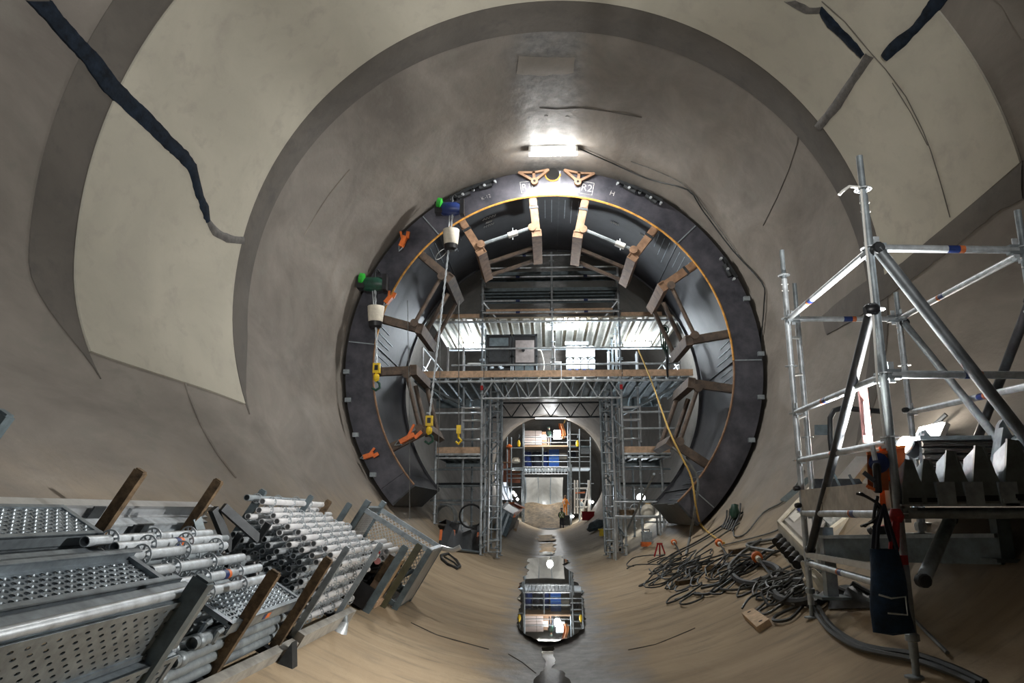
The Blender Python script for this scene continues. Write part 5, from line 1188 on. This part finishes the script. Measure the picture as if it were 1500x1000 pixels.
# short row of standards between the planks and the white stack
for k, (u, h, a, b, sp, bd, l) in enumerate(((.50, .50, 4.25, 5.85, 0, 0, 'grey standard nearest the wall in the middle row of tubes'), (.38, .53, 4.35, 5.75, 1, 1, 'standard with blue and orange band in the middle row, second from the wall'), (.26, .55, 4.2, 5.6, 0, 0, 'standard in the middle row, third from the wall'), (.20, .46, 4.6, 5.9, 0, 0, 'lower grey standard tucked between the third and fourth of the middle row'), (.10, .55, 4.3, 5.6, 0, 0, 'standard with cream end in the middle row, fourth from the wall'), (-.02, .53, 4.4, 5.75, 0, 1, 'standard in the middle row, fifth from the wall'), (-.11, .50, 4.45, 5.6, 0, 0, 'standard in the middle row, sixth from the wall'))):
    spare_standard(LF(u, a, h), LF(u, b, h), l, 'middle row of standards', .031, M_GALV, ros=.5, first=.25 + .12 * (k % 2), spigot=sp, band=bd, rs=1.0)
for k in range(6):
    u = .55 - .09 * k; spare_standard(LF(u, 4.3 + .1 * (k % 3), .34), LF(u, 6.1 + .2 * (k % 2), .34), 'grey standard under the middle row of standards, %s from the wall side' % ('first', 'second', 'third', 'fourth', 'fifth', 'sixth')[k], 'second layer of the middle row', .03, M_GALVD, first=.3, rs=1)
# dark couplers and brackets heaped behind the row
for k in range(16):
    c = LF(.6 - .8 * rnd.random(), 5.95 + .2 * rnd.random(), .2 + .22 * rnd.random()); d = V((rnd.uniform(-1, 1), rnd.uniform(-1, 1), rnd.uniform(-.4, 1)))
    t = thing('steel_coupler', 'black coupler in the heap between the tube rows', 'coupler', c, 'black couplers between the tube rows')
    put('body', tube_mesh(.1, .04, M_BLACKP), frameM(c, d), t); put('arm', tube_mesh(.2, .018, M_DARKSTEEL), frameM(c, d.cross(V((0, .3, 1)))), t)
for k, (a, b, l) in enumerate(((LF(.66, 6.05, .62), LF(.42, 6.25, .38), 'dark flat bracket arm standing out of the coupler heap, the left one'), (LF(.62, 6.1, .66), LF(.30, 6.35, .55), 'dark flat bracket arm lying across the coupler heap'), (LF(.72, 6.0, .5), LF(.52, 6.1, .3), 'grey angled bracket leaning at the left of the coupler heap'))):
    ob('bracket_arm', G().bar(a, b, .05, .07).bar(b, b + LF.N * .15, .04, .05), M_DARKSTEEL if k < 2 else M_GREYPAINT, label=l, cat='bracket')
# short dimpled plank with sticker on the long tubes
M = flat(-.01, 4.8, .325); steel_plank((1.35, True), M, 'short dimpled steel plank with orange and blue sticker lying on the long tubes', None, True)
# long tubes at the bottom, in three layers
for k, (u, h, y0, l) in enumerate(((-.30, .05, 4.3, 'long tube in the bottom layer at the aisle edge'), (-.23, .05, 4.25, 'long tube in the bottom layer, second from the aisle'), (-.29, .13, 4.2, 'long tube with open near end above the bottom layer'), (-.21, .14, 4.3, 'long tube behind the open-ended one'), (-.28, .21, 4.35, 'long tube in the third layer at the aisle edge'), (-.20, .22, 4.4, 'long tube in the third layer, behind'), (-.27, .29, 4.5, 'long tube just under the short dimpled plank'), (-.12, .06, 4.3, 'third long tube of the bottom layer'), (-.11, .14, 4.35, 'inner long tube of the second layer'), (-.10, .22, 4.4, 'inner long tube of the third layer'), (.0, .06, 4.3, 'fourth long tube of the bottom layer'), (.1, .06, 4.35, 'fifth long tube of the bottom layer'))):
    t = thing('long_tube', l, 'tube', LF(u, y0, h)); put('tube', tube_mesh(1.9, .037, M_GALV if k % 2 else M_GALVD), frameM(LF(u, y0, h), V((0, 1, 0)) + LF.U * .01), t)
    ob('end_fitting', G().lathe([(.038, 0), (.045, .01), (.045, .06), (.038, .07)], LF(u, y0 + .05, h), (0, 1, 0), 12), M_GALVD, t)
t = thing('plank_hook', 'dark hooked plank end with claws under the short dimpled plank', 'hooks', LF(-.22, 4.7, .26))
for k in range(4): ob('claw', G().path([LF(-.3 + .09 * k, 4.78, .35), LF(-.3 + .09 * k, 4.73, .34), LF(-.3 + .09 * k, 4.72, .29), LF(-.3 + .09 * k, 4.76, .27)], .018, 6), M_GALVD, t)
# second stillage with couplers, timber board and the mesh cage
post(-.45, 8.85, -.05, .80, .08, 'dark steel post in front of the coupler box, left of two', M_GREYPAINT); post(-.50, 9.5, -.05, .82, .08, 'olive steel post in front of the tan board, right of two', mat('olive_paint', (.10, .10, .06), .55, .1, .25, 7))
for k in range(70):
    c = LF(-.34 + .42 * rnd.random(), 8.95 + .5 * rnd.random(), .1 + .42 * rnd.random()); d = V((rnd.uniform(-1, 1), rnd.uniform(-1, 1), rnd.uniform(-.4, 1)))
    t = thing('black_clamp', 'black scaffold clamp in the heap beside the white stack', 'clamp', c, 'black clamps heaped beside the white stack')
    put('body', tube_mesh(.1, .04, M_BLACKP), frameM(c, d), t); put('arm', tube_mesh(.2, .018, M_DARKSTEEL), frameM(c, d.cross(V((0, .3, 1)))), t)
t = thing('coupler_bin', 'dark steel bin holding the black clamps', 'bin', LF(-.1, 9.1, 0))
ob('base', G().hexa([LF(-.42, 8.75, .0), LF(.2, 8.75, .0), LF(.2, 9.55, .0), LF(-.42, 9.55, .0), LF(-.42, 8.75, .06), LF(.2, 8.75, .06), LF(.2, 9.55, .06), LF(-.42, 9.55, .06)]), M_DARKSTEEL, t)
ob('end_wall', G().hexa([LF(-.42, 8.72, .0), LF(.2, 8.72, .0), LF(.2, 8.75, .0), LF(-.42, 8.75, .0), LF(-.42, 8.72, .25), LF(.2, 8.72, .25), LF(.2, 8.75, .25), LF(-.42, 8.75, .25)]), M_BLACKP, t)
for k, (u, y, h, l) in enumerate(((-.2, 8.85, .58, 'red-ended'), (-.26, 8.85, .5, 'pink-ended'))):
    t = thing('short_tube', 'short %s tube on top of the black clamps' % l, 'tube', LF(u, y, h)); put('tube', tube_mesh(.5, .035, M_WHITE_TUBE), frameM(LF(u, y, h), (0, 1, .05)), t); ob('end_cap', G().tube(LF(u, y - .02, h), LF(u, y + .01, h), .037, 10), M_RED if k == 0 else mat('pink', (.6, .25, .25), .5, 0, .1), t)
for k in range(7):
    u, h = -.28 + .09 * (k % 4), .55 + .08 * (k // 4); spare_standard(LF(u, 8.9, h), LF(u, 9.5, h), 'short white tube lying on the black clamps', 'short white tubes on the clamps', .035, M_WHITE_TUBE, ros=9, first=9)
t = thing('tan_board', 'tan plywood board standing between the two dark posts', 'board', LF(-.46, 9.2, .05))
ob('sheet', G().hexa([LF(-.44, 9.1, .05), LF(-.44, 9.55, .05), LF(-.41, 9.55, .05), LF(-.41, 9.1, .05), LF(-.44, 9.1, .58), LF(-.44, 9.55, .58), LF(-.41, 9.55, .58), LF(-.41, 9.1, .58)]), M_WOOD, t); ob('batten', G().bar(LF(-.45, 9.12, .03), LF(-.45, 9.55, .03), .05, .08, LF.N), M_BOARD, t)
for k, (h0, h1, m, l) in enumerate(((.3, .62, M_WOODD, 'dark timber offcut leaning on the clamps'), (.08, .3, M_BOARD, 'pale timber offcut standing below the dark one'))):
    ob('timber_offcut', G().bar(LF(-.37, 8.93, h0), LF(-.37, 8.98, h1), .1, .07, (0, 1, 0)), m, label=l, cat='offcut')
cg = thing('mesh_cage', 'grey steel stillage cage with wire mesh sides at the far end of the left stacks', 'cage', LF(-.1, 10.1, 0))
u0, u1, ya, yb_, ht = -.62, .38, 9.7, 10.65, .80
for u in (u0, u1):
    for y in (ya, yb_):
        o = ob('corner_post', G().bar(LF(u, y, -.05), LF(u, y, ht + (.12 if u > 0 else .02)), .07, .07, (0, 1, 0)), M_GREYPAINT, cg); ob('foot_plate', G().bar(LF(u, y, -.06), LF(u, y, -.045), .14, .12, (0, 1, 0)), M_GREYPAINT, o)
for h in (.04, ht):
    for y in (ya, yb_): ob('end_rail', G().bar(LF(u0, y, h), LF(u1, y, h), .05, .06, LF.N), M_GALVD if h > .5 else M_GREYPAINT, cg)
    for u in (u0, u1): ob('side_rail', G().bar(LF(u, ya, h), LF(u, yb_, h), .05, .06, LF.N), M_GALV if u < 0 and h > .5 else M_GREYPAINT, cg)
def wires(P0, P1, P2, n1, n2, r=.004):            # diamond mesh on the parallelogram
    g = G(); n = n1 + n2
    a, b = P1 - P0, P2 - P0; la, lb = a.length, b.length; s = .06
    for k in range(-int(lb / s), int(la / s) + 1):
        for sg in (0, 1):
            t0 = max(0, -k * s); t1 = min(lb, la - k * s)
            if t1 - t0 < .03: continue
            x0, x1 = k * s + t0, k * s + t1
            if sg: x0, x1 = la - x0, la - x1
            g.bar(P0 + a * (x0 / la) + b * (t0 / lb), P0 + a * (x1 / la) + b * (t1 / lb), r * 2, r * 2)
    return g
for nm, a, b, c in (('wire_mesh', LF(u0, yb_, .05), LF(u1, yb_, .05), LF(u0, yb_, ht)), ('wire_mesh', LF(u1, ya, .05), LF(u1, yb_, .05), LF(u1, ya, ht)), ('wire_mesh', LF(u0, ya, .0), LF(u0, yb_, .0), LF(u1, ya, .0))):
    o = ob(nm, wires(a, b, c, 0, 0), M_ALU, cg); o['kind'] = 'stuff'
ob('side_panel', G().hexa([LF(u0 - .03, ya, .05), LF(u0 - .03, yb_, .05), LF(u0 - .0, yb_, .05), LF(u0 - .0, ya, .05), LF(u0 - .03, ya, ht), LF(u0 - .03, yb_, ht), LF(u0, yb_, ht), LF(u0, ya, ht)]), mat('pale_panel', (.42, .43, .43), .5, .2, .15, 5), cg)
ob('lid_hook', G().path([LF(u0, yb_, ht), LF(u0 - .1, yb_, ht + .03), LF(u0 - .18, yb_, ht + .06), LF(u0 - .24, yb_, ht + .15)], .035, 8), M_ALU, cg)
for k in range(14):
    c = LF(-.45 + .3 * rnd.random(), 9.85 + .6 * rnd.random(), .06 + .25 * rnd.random()); d = V((rnd.uniform(-.6, .6), 1, rnd.uniform(-.3, .3)))
    t = thing('chequered_tube', 'short tube end in the bottom of the mesh cage', 'tube', c, 'short tubes in the mesh cage'); put('tube', tube_mesh(.3, .03, M_WHITE_TUBE if k % 2 else M_GREYPAINT), frameM(c, d), t); put('end_ring', ROS, frameM(c + d.normalized() * .05, d) @ Matrix.Scale(.6, 4), t)
# ------------------------------------------------------------------ the far tunnel beyond the second mouth
YQ = 70.0
P7 = lambda x, y, Y=YQ: at(x, y, Y)
fs = thing('far_scaffold', 'distant scaffold with three decks filling the second tunnel mouth', 'scaffold', P7(800, 775))
def fbar(a, b, r, m, name='ledger', Y=YQ, parent=fs): return ob(name, G().tube(P7(*a, Y), P7(*b, Y), r, 6), m, parent)
for x, y0, y1 in ((743, 640, 772), (749, 640, 765), (766, 620, 776), (767.5, 620, 770), (832, 618, 772), (835, 618, 770), (849, 628, 768), (865, 640, 760), (731, 690, 755), (765, 690, 775), (795, 655, 684), (837, 680, 768)): fbar((x, y0), (x, y1), .07, M_GALVD, 'standard', YQ if x % 2 else YQ + 1)
for x0, x1, y in ((832, 849, 636), (832, 865, 645), (832, 849, 661), (849, 865, 669), (832, 849, 670), (832, 865, 676), (743, 766, 694), (743, 766, 700), (731, 766, 713), (731, 749, 731), (767, 832, 640), (767, 832, 648), (767, 832, 667), (767, 832, 676), (743, 766, 656), (832, 870, 708), (832, 865, 716)): fbar((x0, y), (x1, y), .05, M_GALVD)
def slab(x0, x1, y, Y0_, Y1_, m, name='deck', t_=.12, parent=fs):
    z = P7(800, y, Y0_).z; a, b = P7(x0, y, Y0_).x, P7(x1, y, Y0_).x
    return ob(name, G().box((a, Y0_, z - t_), (b, Y1_, z)), m, parent)
slab(767, 832, 652, YQ, 73, M_BOARD); slab(832, 866, 653, YQ, 73, M_GREYPAINT); slab(743, 766, 684, YQ, 73, M_GALVD); slab(736, 766, 686, YQ - .5, YQ, M_GALVD)
k = 766
while k < 832:
    z = P7(800, 684).z; a = P7(k, 684).x; ob('deck_plank', G().box((a, YQ, z - .1), (a + .3, 77, z - .02)), M_GALV if int(k) % 3 else M_GALVD, fs); k += 5.6
slab(832, 866, 684, YQ, 75, M_GALV)
gi = ob('lattice_girder', G().tube(P7(766, 684), P7(832, 684), .06, 6), M_GALV, fs); ob('bottom_chord', G().tube(P7(766, 694), P7(832, 694), .05, 6), M_GALV, gi)
for i in range(14):
    x = 766 + 66 * i / 14; ob('web_bar', G().tube(P7(x, 694), P7(x + 2.4, 684), .035, 5), M_GALV, gi); ob('web_bar', G().tube(P7(x + 2.4, 684), P7(x + 4.7, 694), .035, 5), M_GALV, gi)
# white sheet panels on the upper deck
t = thing('sheet_screen', 'pale pink white screen of six sheets standing on the far upper deck', 'screen', P7(780, 652, 71))
for i in range(2):
    for j in range(3):
        x0, x1 = 767.5 + i * 17, 767.5 + (i + 1) * 17 - (8 if i else .6); y0, y1 = 651 - 7 * j, 651 - 7 * j - 6.4
        q = [P7(x0, y0, 71), P7(x1, y0, 71), P7(x1, y1, 71), P7(x0, y1, 71)]; ob('sheet', G().prism(q, (0, .06, 0)), mat('pale_sheet', (.78, .72, .72), .6, 0, .06), t)
q = [P7(811, 643, 71.4), P7(823, 643, 71.4), P7(823, 630, 71.4), P7(811, 630, 71.4)]
t = thing('lit_sheet', 'bright white sheet under the lamp on the far upper deck', 'sheet', q[0]); ob('sheet', G().prism(q, (0, .05, 0)), M_WHITE, t); ob('top_rail', G().tube(q[3], q[2], .06, 6), M_GALV, t)
q = [P7(823, 642), P7(829, 643), P7(826, 621), P7(824, 623)]
t = thing('orange_tarp', 'orange tarpaulin hanging at the right end of the far upper deck', 'tarpaulin', q[0])
ob('cloth', G().grid([[P7(820 + 7 * f + 2 * math.sin(g_ * 5), 642 - 22 * g_, YQ + .4 * math.sin(f * 9)) for f in (0, .25, .5, .75, 1)] for g_ in (0, .25, .5, .75, 1)]), mat('orange_cloth', (.75, .30, .10), .7, 0, .2, 3), t); ob('tie_rope', G().tube(P7(826, 620), P7(829, 612), .05, 5), M_ROPE, t)
q = P7(797, 651.5, 72); t = thing('wooden_box', 'brown box on the far upper deck behind the worker', 'box', q)
ob('box_body', G().box(q + V((-.35, 0, .0)), q + V((.5, .8, 1.25))), M_RUST, t); ob('white_lid', G().box(q + V((-.4, -.05, .5)), q + V((.2, .0, .95))), M_WHITE, t)
for k, (x, w_, m, l) in enumerate(((773, .36, M_BLUED, 'dark blue drum on the far lower deck, leftmost of three'), (786, .38, M_NAVY, 'near-black drum on the far lower deck, middle of three'), (798, .3, M_BLUED, 'narrow dark blue drum on the far lower deck, rightmost of three'))):
    q = P7(x, 683, 71); t = thing('drum', l, 'drum', q); ob('drum_body', G().lathe([(w_, 0), (w_ + .03, .1), (w_, .5), (w_ + .03, .9), (w_, 1.3), (w_ * .9, 1.34)], q, (0, 0, 1), 16), m, t); ob('bung', G().lathe([(.1, 0), (.1, .06)], q + V((.1, 0, 1.34)), (0, 0, 1), 8), M_GALV, t)
for i in range(3):
    for j in range(4):
        q = P7(806.6 + 5 * i, 683 - 6.4 * j, 70.6); t = thing('blue_crate', 'blue crate, %s in %s row of the crate stack on the far lower deck' % (['left', 'middle', 'right'][i], ['bottom', 'second', 'third', 'top'][j]), 'crate', q, 'blue crates on the far lower deck')
        ob('crate_body', G().box(q + V((-.15, 0, .01)), q + V((.15, .5, .37))), M_BLUE, t); ob('rim', G().box(q + V((-.155, -.02, .33)), q + V((.155, 0, .38))), mat('light_blue', (.12, .28, .6), .5, 0, .1), t)
for k, (x, y, m, l) in enumerate(((824, 672, M_CREAM, 'cream box on the far lower deck right of the crates'), (840, 660, M_RUST, 'brown box on the far right bay shelf'), (857, 664, M_GALV, 'grey case hung in the far right bay'), (756, 678, M_CREAM, 'cream sacks on the far left deck'), (838, 669, M_NAVY, 'navy jacket bundle on the far right bay shelf'))):
    q = P7(x, y, 71); t = thing('stored_box', l, l.split()[1] if k not in (3, 4) else ('sacks' if k == 3 else 'bundle'), q); ob('body', G().lathe([(.3, 0), (.42, .1), (.36, .42), (.15, .5)], q, (0, .1, 1), 9) if k > 2 else G().box(q + V((-.4, 0, 0)), q + V((.4, .5, .5))), m, t); ob('top_flap', G().box(q + V((-.25, -.02, .4)), q + V((.25, .4, .53))), m, t)
# brown boards and post at the left of the far scaffold
for k, (x0, x1, y0, y1, l) in enumerate(((741, 749, 656, 676, 'reddish brown column of boxes on the far left deck'), (737, 749, 677, 706, 'brown board panel below the far left deck, the left one'), (750, 762, 690, 707, 'brown board panel below the far left deck, the right one'))):
    q = [P7(x0, y1), P7(x1, y1), P7(x1, y0), P7(x0, y0)]; t = thing('brown_panel', l, 'panel', q[0]); ob('board', G().prism(q, (0, .1, 0)), mat('red_brown_board', (.22, .08, .045), .7, 0, .3, 2), t); ob('frame_edge', G().bar(q[3] - V((0, .05, 0)), q[2] - V((0, .05, 0)), .1, .1), M_RUST, t)
q = P7(746, 655); ob('traffic_cone_top', G().lathe([(.25, 0), (.3, .1), (.1, .3)], q, (0, 0, 1), 10), M_ORANGE, label='small orange cap on the far left brown column', cat='cap')
# steel arch panels under the deck and the brown bank behind
t = thing('steel_arch', 'shiny curved steel lining panels seen under the far lower deck', 'steel panels', P7(797, 738, 78))
for i in range(3):
    x0, x1 = 769 + 19 * i, 769 + 19 * (i + 1) - .4
    if i == 2: x1 = 825
    rows = []
    for k in range(9):
        f = k / 8; rows.append([P7(x + 3 * math.sin(math.pi * f) * (.5 - i * .4), 699 + 41 * f, 76 + 2.5 * math.sin(f * 1.8) + .9 * math.cos((x - 797) / 28 * 3)) for x in (x0, (x0 * 2 + x1) / 3, (x0 + x1 * 2) / 3, x1)])
    o = ob('curved_panel', G().grid(rows), mat('brushed_steel', (.60, .59, .56), .38, .45, .15, 1), t); ob('panel_seam', G().path([r[0] for r in rows], .06, 5), M_GALVD, o)
g = G(); a, b = P7(764, 775, 69.5), P7(832, 775, 69.5); c, d = P7(768, 737, 74.5), P7(831, 737, 74.5)
rows = [[a.lerp(c, f).lerp(b.lerp(d, f), e) + V((0, .25 * math.sin(e * 7 + f * 5), .12 * math.sin(e * 9) * math.sin(f * 8))) for e in [i / 10 for i in range(11)]] for f in [j / 8 for j in range(9)]]
t = thing('mud_bank', 'brown muddy bank rising under the far scaffold', 'bank', a); ob('slope', G().grid(rows), M_BROWN, t); ob('front_kerb', G().tube(P7(762, 776, 69.3), P7(834, 776, 69.3), .16, 8), M_DARKSTEEL, t)
# pale sheet painting the lamplight on the wall left of the mouth and ladder tower at the right
q = [[hit(720 + 0 * j, 700, 0) for j in range(2)]]
t = thing('lit_wall_patch', 'bluish white sheet painting the lamplight on the left far tunnel wall', 'sheeting', P7(730, 700, 71))
ob('sheet', G().grid([[V((-math.sqrt(24 - (2.4 - 3.3 * j / 5) ** 2) + .95 * f, 68.4 + 2.5 * f, 2.6 + 3.3 * j / 5)) for f in (0, .25, .5, .75, 1)] for j in range(6)]), mat('lit_wall_tint', (.70, .76, .88), .5, 0, .1, 2), t)
for f in (.3, .6): ob('batten', G().path([V((-math.sqrt(24 - (2.4 - 3.3 * j / 5) ** 2) + .02 + .95 * f, 68.3 + 2.5 * f, 2.6 + 3.3 * j / 5)) for j in range(6)], .04, 5), M_GALVD, t)
ob('handrail_tube', G().tube(P7(722, 682, 69), P7(738, 673, 69.4), .07, 6), M_DARKSTEEL, label='dark handrail tube in front of the pale lit wall patch', cat='rail')
t = thing('ladder_tower', 'bright white aluminium ladder tower at the right of the far tunnel', 'tower', P7(851, 752))
for x in (842, 846, 862, 863.5): ob('upright', G().tube(P7(x, 752), P7(x, 703), .09, 6), M_WHITE, t)
for y in (715, 731, 742): ob('cross_bar', G().tube(P7(842, y), P7(863, y), .07, 6), M_WHITE, t)
ob('diagonal', G().tube(P7(854, 748), P7(862, 712), .09, 6), M_WHITE, t); ob('red_bar', G().tube(P7(843, 722), P7(857, 721), .09, 6), M_ORANGED, t)
# people
def person(loc, facing, h, label, cloth, vest, helmet, pose=0):
    t = thing('person', label, 'person', loc); c, s = math.cos(facing), math.sin(facing); k = h / 1.8
    W = lambda x, y, z: V(loc) + V((x * c - y * s, x * s + y * c, z)) * k
    J = [('pel', 0, 0, .95, .15), ('chest', 0, -.02 - pose * .12, 1.28, .165), ('neck', 0, -.02 - pose * .2, 1.5, .07), ('head', 0, -.04 - pose * .24, 1.66, .105), ('crown', 0, -.03 - pose * .24, 1.76, .08)]
    for sx, n_ in ((-1, 'l'), (1, 'r')):
        J += [(n_ + 'hip', sx * .1, 0, .88, .1), (n_ + 'knee', sx * .13, -.05, .48, .075), (n_ + 'ank', sx * .14, .02, .09, .055), (n_ + 'toe', sx * .15, -.18, .045, .045),
              (n_ + 'sh', sx * .2, -.02 - pose * .15, 1.42, .075), (n_ + 'elb', sx * .29, -.06 - pose * .2, 1.14, .055), (n_ + 'wr', sx * .22, -.28 - pose * .2, 1.0, .042), (n_ + 'hand', sx * .19, -.38 - pose * .2, .99, .045)]
        for f in range(4): J.append((n_ + 'f%d' % f, sx * .19 + .025 * (f - 1.5), -.47 - pose * .2 - .01 * (f in (1, 2)), .97, .014))
        J.append((n_ + 'th', sx * .14, -.42 - pose * .2, 1.0, .015))
    ix = {j[0]: i for i, j in enumerate(J)}
    E = [('pel', 'chest'), ('chest', 'neck'), ('neck', 'head'), ('head', 'crown')]
    for n_ in 'lr': E += [('pel', n_ + 'hip'), (n_ + 'hip', n_ + 'knee'), (n_ + 'knee', n_ + 'ank'), (n_ + 'ank', n_ + 'toe'), ('chest', n_ + 'sh'), (n_ + 'sh', n_ + 'elb'), (n_ + 'elb', n_ + 'wr'), (n_ + 'wr', n_ + 'hand'), (n_ + 'hand', n_ + 'th')] + [(n_ + 'hand', n_ + 'f%d' % f) for f in range(4)]
    me = bpy.data.meshes.new('body'); me.from_pydata([W(*j[1:4]) - V(loc) for j in J], [(ix[a], ix[b]) for a, b in E], []); me.materials.append(cloth)
    o = bpy.data.objects.new('body', me); col.objects.link(o); o.parent = t
    md = o.modifiers.new('skin', 'SKIN'); md.use_smooth_shade = True
    for i, j in enumerate(J): me.skin_vertices[0].data[i].radius = (j[4] * k, j[4] * k)
    me.skin_vertices[0].data[0].use_root = True
    o.modifiers.new('sub', 'SUBSURF').levels = 1; o.modifiers['sub'].render_levels = 1
    ORG[o.name] = V(loc)
    d_ = -pose * .12
    ob('vest', G().grid([[W(.22 * math.cos(a) * wf, .16 * math.sin(a) * wf - .02 + d_ * zf, z) for a in [2 * math.pi * i / 14 for i in range(15)]] for z, wf, zf in ((.92, .95, 0), (1.1, 1.0, .5), (1.3, 1.05, 1), (1.44, .85, 1.25))]), vest, t)
    for sx in (-1, 1): ob('reflective_strip', G().bar(W(-.13 * sx, .17 + d_ * .5, .98), W(.13 * sx, .16 + d_, 1.38), .05 * k, .02 * k, (0, 1, 0)), M_WHITE, t)
    hc = W(0, -.035 - pose * .24, 1.69); ob('face', G().lathe([(.03, -.13), (.085, -.08), (.1, .0), (.09, .06)], hc - V((0, 0, .04)), (0, 0, 1), 12), M_SKINP, t)
    ob('helmet', G().lathe([(.14, -.0), (.125, .02), (.11, .09), (.06, .13), (.01, .14)], hc, (0, 0, 1), 14), helmet, t)
    return t
zd = P7(804, 652).z
person((P7(804, 652, 70.7).x, 70.7, zd), .4, 1.75, 'person in dark clothes standing on the far upper deck beside the white screen', M_NAVY, M_GREEND, mat('helmet_teal', (.3, .55, .5), .5, 0, .05))
p = V((P7(823, 770, 68.3).x, 68.3, floorz(P7(823, 770, 68.3).x) + .01)); person(p, math.pi, 1.75, 'person in dark vest with crossed reflective strips walking away on the far floor', M_NAVY, M_HIVISG, M_NAVY, .3)
p = V((P7(834, 768, 69.6).x, 69.6, floorz(P7(834, 768, 69.6).x) + .01)); pc = p + V((-.35, 0, 0)); person(pc + V((0, 0, .91)), math.pi * .8, 1.75, 'person in orange high-visibility jacket standing behind the one in the crossed vest', M_HIVIS, M_HIVIS, M_WOODD)
p = V((P7(852, 760, 70.5).x, 70.5, floorz(P7(852, 760, 70.5).x) + .01)); person(p, 2.4, 1.75, 'person in pale clothes and white helmet beside the white ladder tower', M_CREAM, M_GALVD, M_WHITE)
ob('step_platform', G().box(pc + V((-.4, -.4, .02)), pc + V((.4, .4, .9))), M_DARKSTEEL, label='dark low box carrying the orange-clad worker', cat='platform')
for k, (x, y, m, l) in enumerate(((760, 650, M_YELLOW, 'yellow jacket hanging in the far upper left bay'), (846, 650, M_YELLOW, 'yellow sling hanging in the far upper right bay'))):
    q = P7(x, y, 70); t = thing('hanging_item', l, l.split()[1], q); t.name = 'jacket' if k == 0 else 'sling'; ORG[t.name] = q
    ob('cloth', G().grid([[q + V((.16 * math.cos(a) * w_, .1 * math.sin(a), z * .6)) for a in [2 * math.pi * i / 10 for i in range(11)]] for z, w_ in ((-.4, .6), (0, 1), (.35, .8), (.6, .3))]), m, t); ob('loop', G().path([q + V((0, 0, .55)), q + V((.08, 0, .75)), q + V((0, 0, .9))], .03, 5), M_GALVD, t)
for k, (x, y) in enumerate(((752, 721), (758, 731), (755, 725), (839, 756), (868, 735))):
    q = P7(x, y, 69.8); t = thing('small_lamp', 'small warm light point in the far tunnel, %s' % ['upper left pair', 'left, lower', 'left, middle', 'low by the workers', 'on the right wall'][k], 'lamp', q); ob('bulb', G().lathe([(.03, -.12), (.11, -.05), (.11, .05), (.03, .12)], q, (0, 0, 1), 10), M_GLOW, t); ob('fitting', G().tube(q + V((0, 0, .1)), q + V((0, 0, .3)), .06, 8), M_BLACKP, t)
batten('far_batten_lamp', 'bright lamp at the crown of the second tunnel mouth', (.25, 67.4, 9.85), 3.0)
# skip and clutter on the floor in front of the far mouth
F3 = Frame(-26, .02); yk = 44
def F3p(x, y, Y): return at(x, y, Y)
b = [V(q) for q in (hit(722, 776, .02), hit(741, 787, .02), hit(757, 764, .02), hit(736, 757, .02))]; up = (inward(b[0]) + V((0, 0, .6))).normalized() * 1.0
t = thing('steel_skip', 'grey blue steel skip with orange rim tipped on the left floor before the far mouth', 'skip', b[1])
ob('skip_body', G().hexa(b + [q + up for q in b]), M_GREYPAINT, t)
for i in range(4): ob('rim', G().bar(b[i] + up, b[(i + 1) % 4] + up, .14, .14), M_ORANGE if i in (1, 2) else M_GALVD, t)
for f in (.3, .65): ob('stiffener', G().bar(b[0].lerp(b[1], f) - V((0, .05, 0)), b[0].lerp(b[1], f) + up - V((0, .05, 0)), .12, .1), M_GALVD, t)
ob('orange_board', G().bar(b[3].lerp(b[2], .1) + up * 1.06, b[3].lerp(b[2], .9) + up * 1.1, .7, .1), M_ORANGE, t); ob('timber_stub', G().bar(hit(754, 777, .05), hit(755, 769, .35), .16, .16), M_WOOD, t)
for k, (x, y, w_, h_, m, l) in enumerate(((862, 762, .9, .6, M_RED, 'dark red box on the floor at the right of the far mouth'), (853, 753, .8, .45, M_WOODD, 'brown crate behind the dark red box'), (876, 775, .8, .4, M_GREYPAINT, 'blue grey tarp bundle on the floor right of the far mouth'), (884, 785, .35, .25, M_YELLOW, 'small yellow can on the floor beside the right tower'))):
    p = hit(x, y, 0); t = thing('floor_box', l, 'box' if k < 2 else ('bundle' if k == 2 else 'can'), p); ob('body', G().box(p + V((-w_ / 2, 0, 0)), p + V((w_ / 2, w_ * .7, h_))) if k != 2 else G().lathe([(.5, 0), (.6, .15), (.4, .4), (.1, .5)], p, (-.3, 0, 1), 9), m, t); ob('lid', G().box(p + V((-w_ / 2 - .04, -.04, h_)), p + V((w_ / 2 + .04, w_ * .7, h_ + .06))) if k != 2 else G().path([p + V((-.4, 0, .3)), p + V((0, -.1, .52)), p + V((.4, 0, .25))], .05, 6), M_WHITE if k == 2 else m, t)
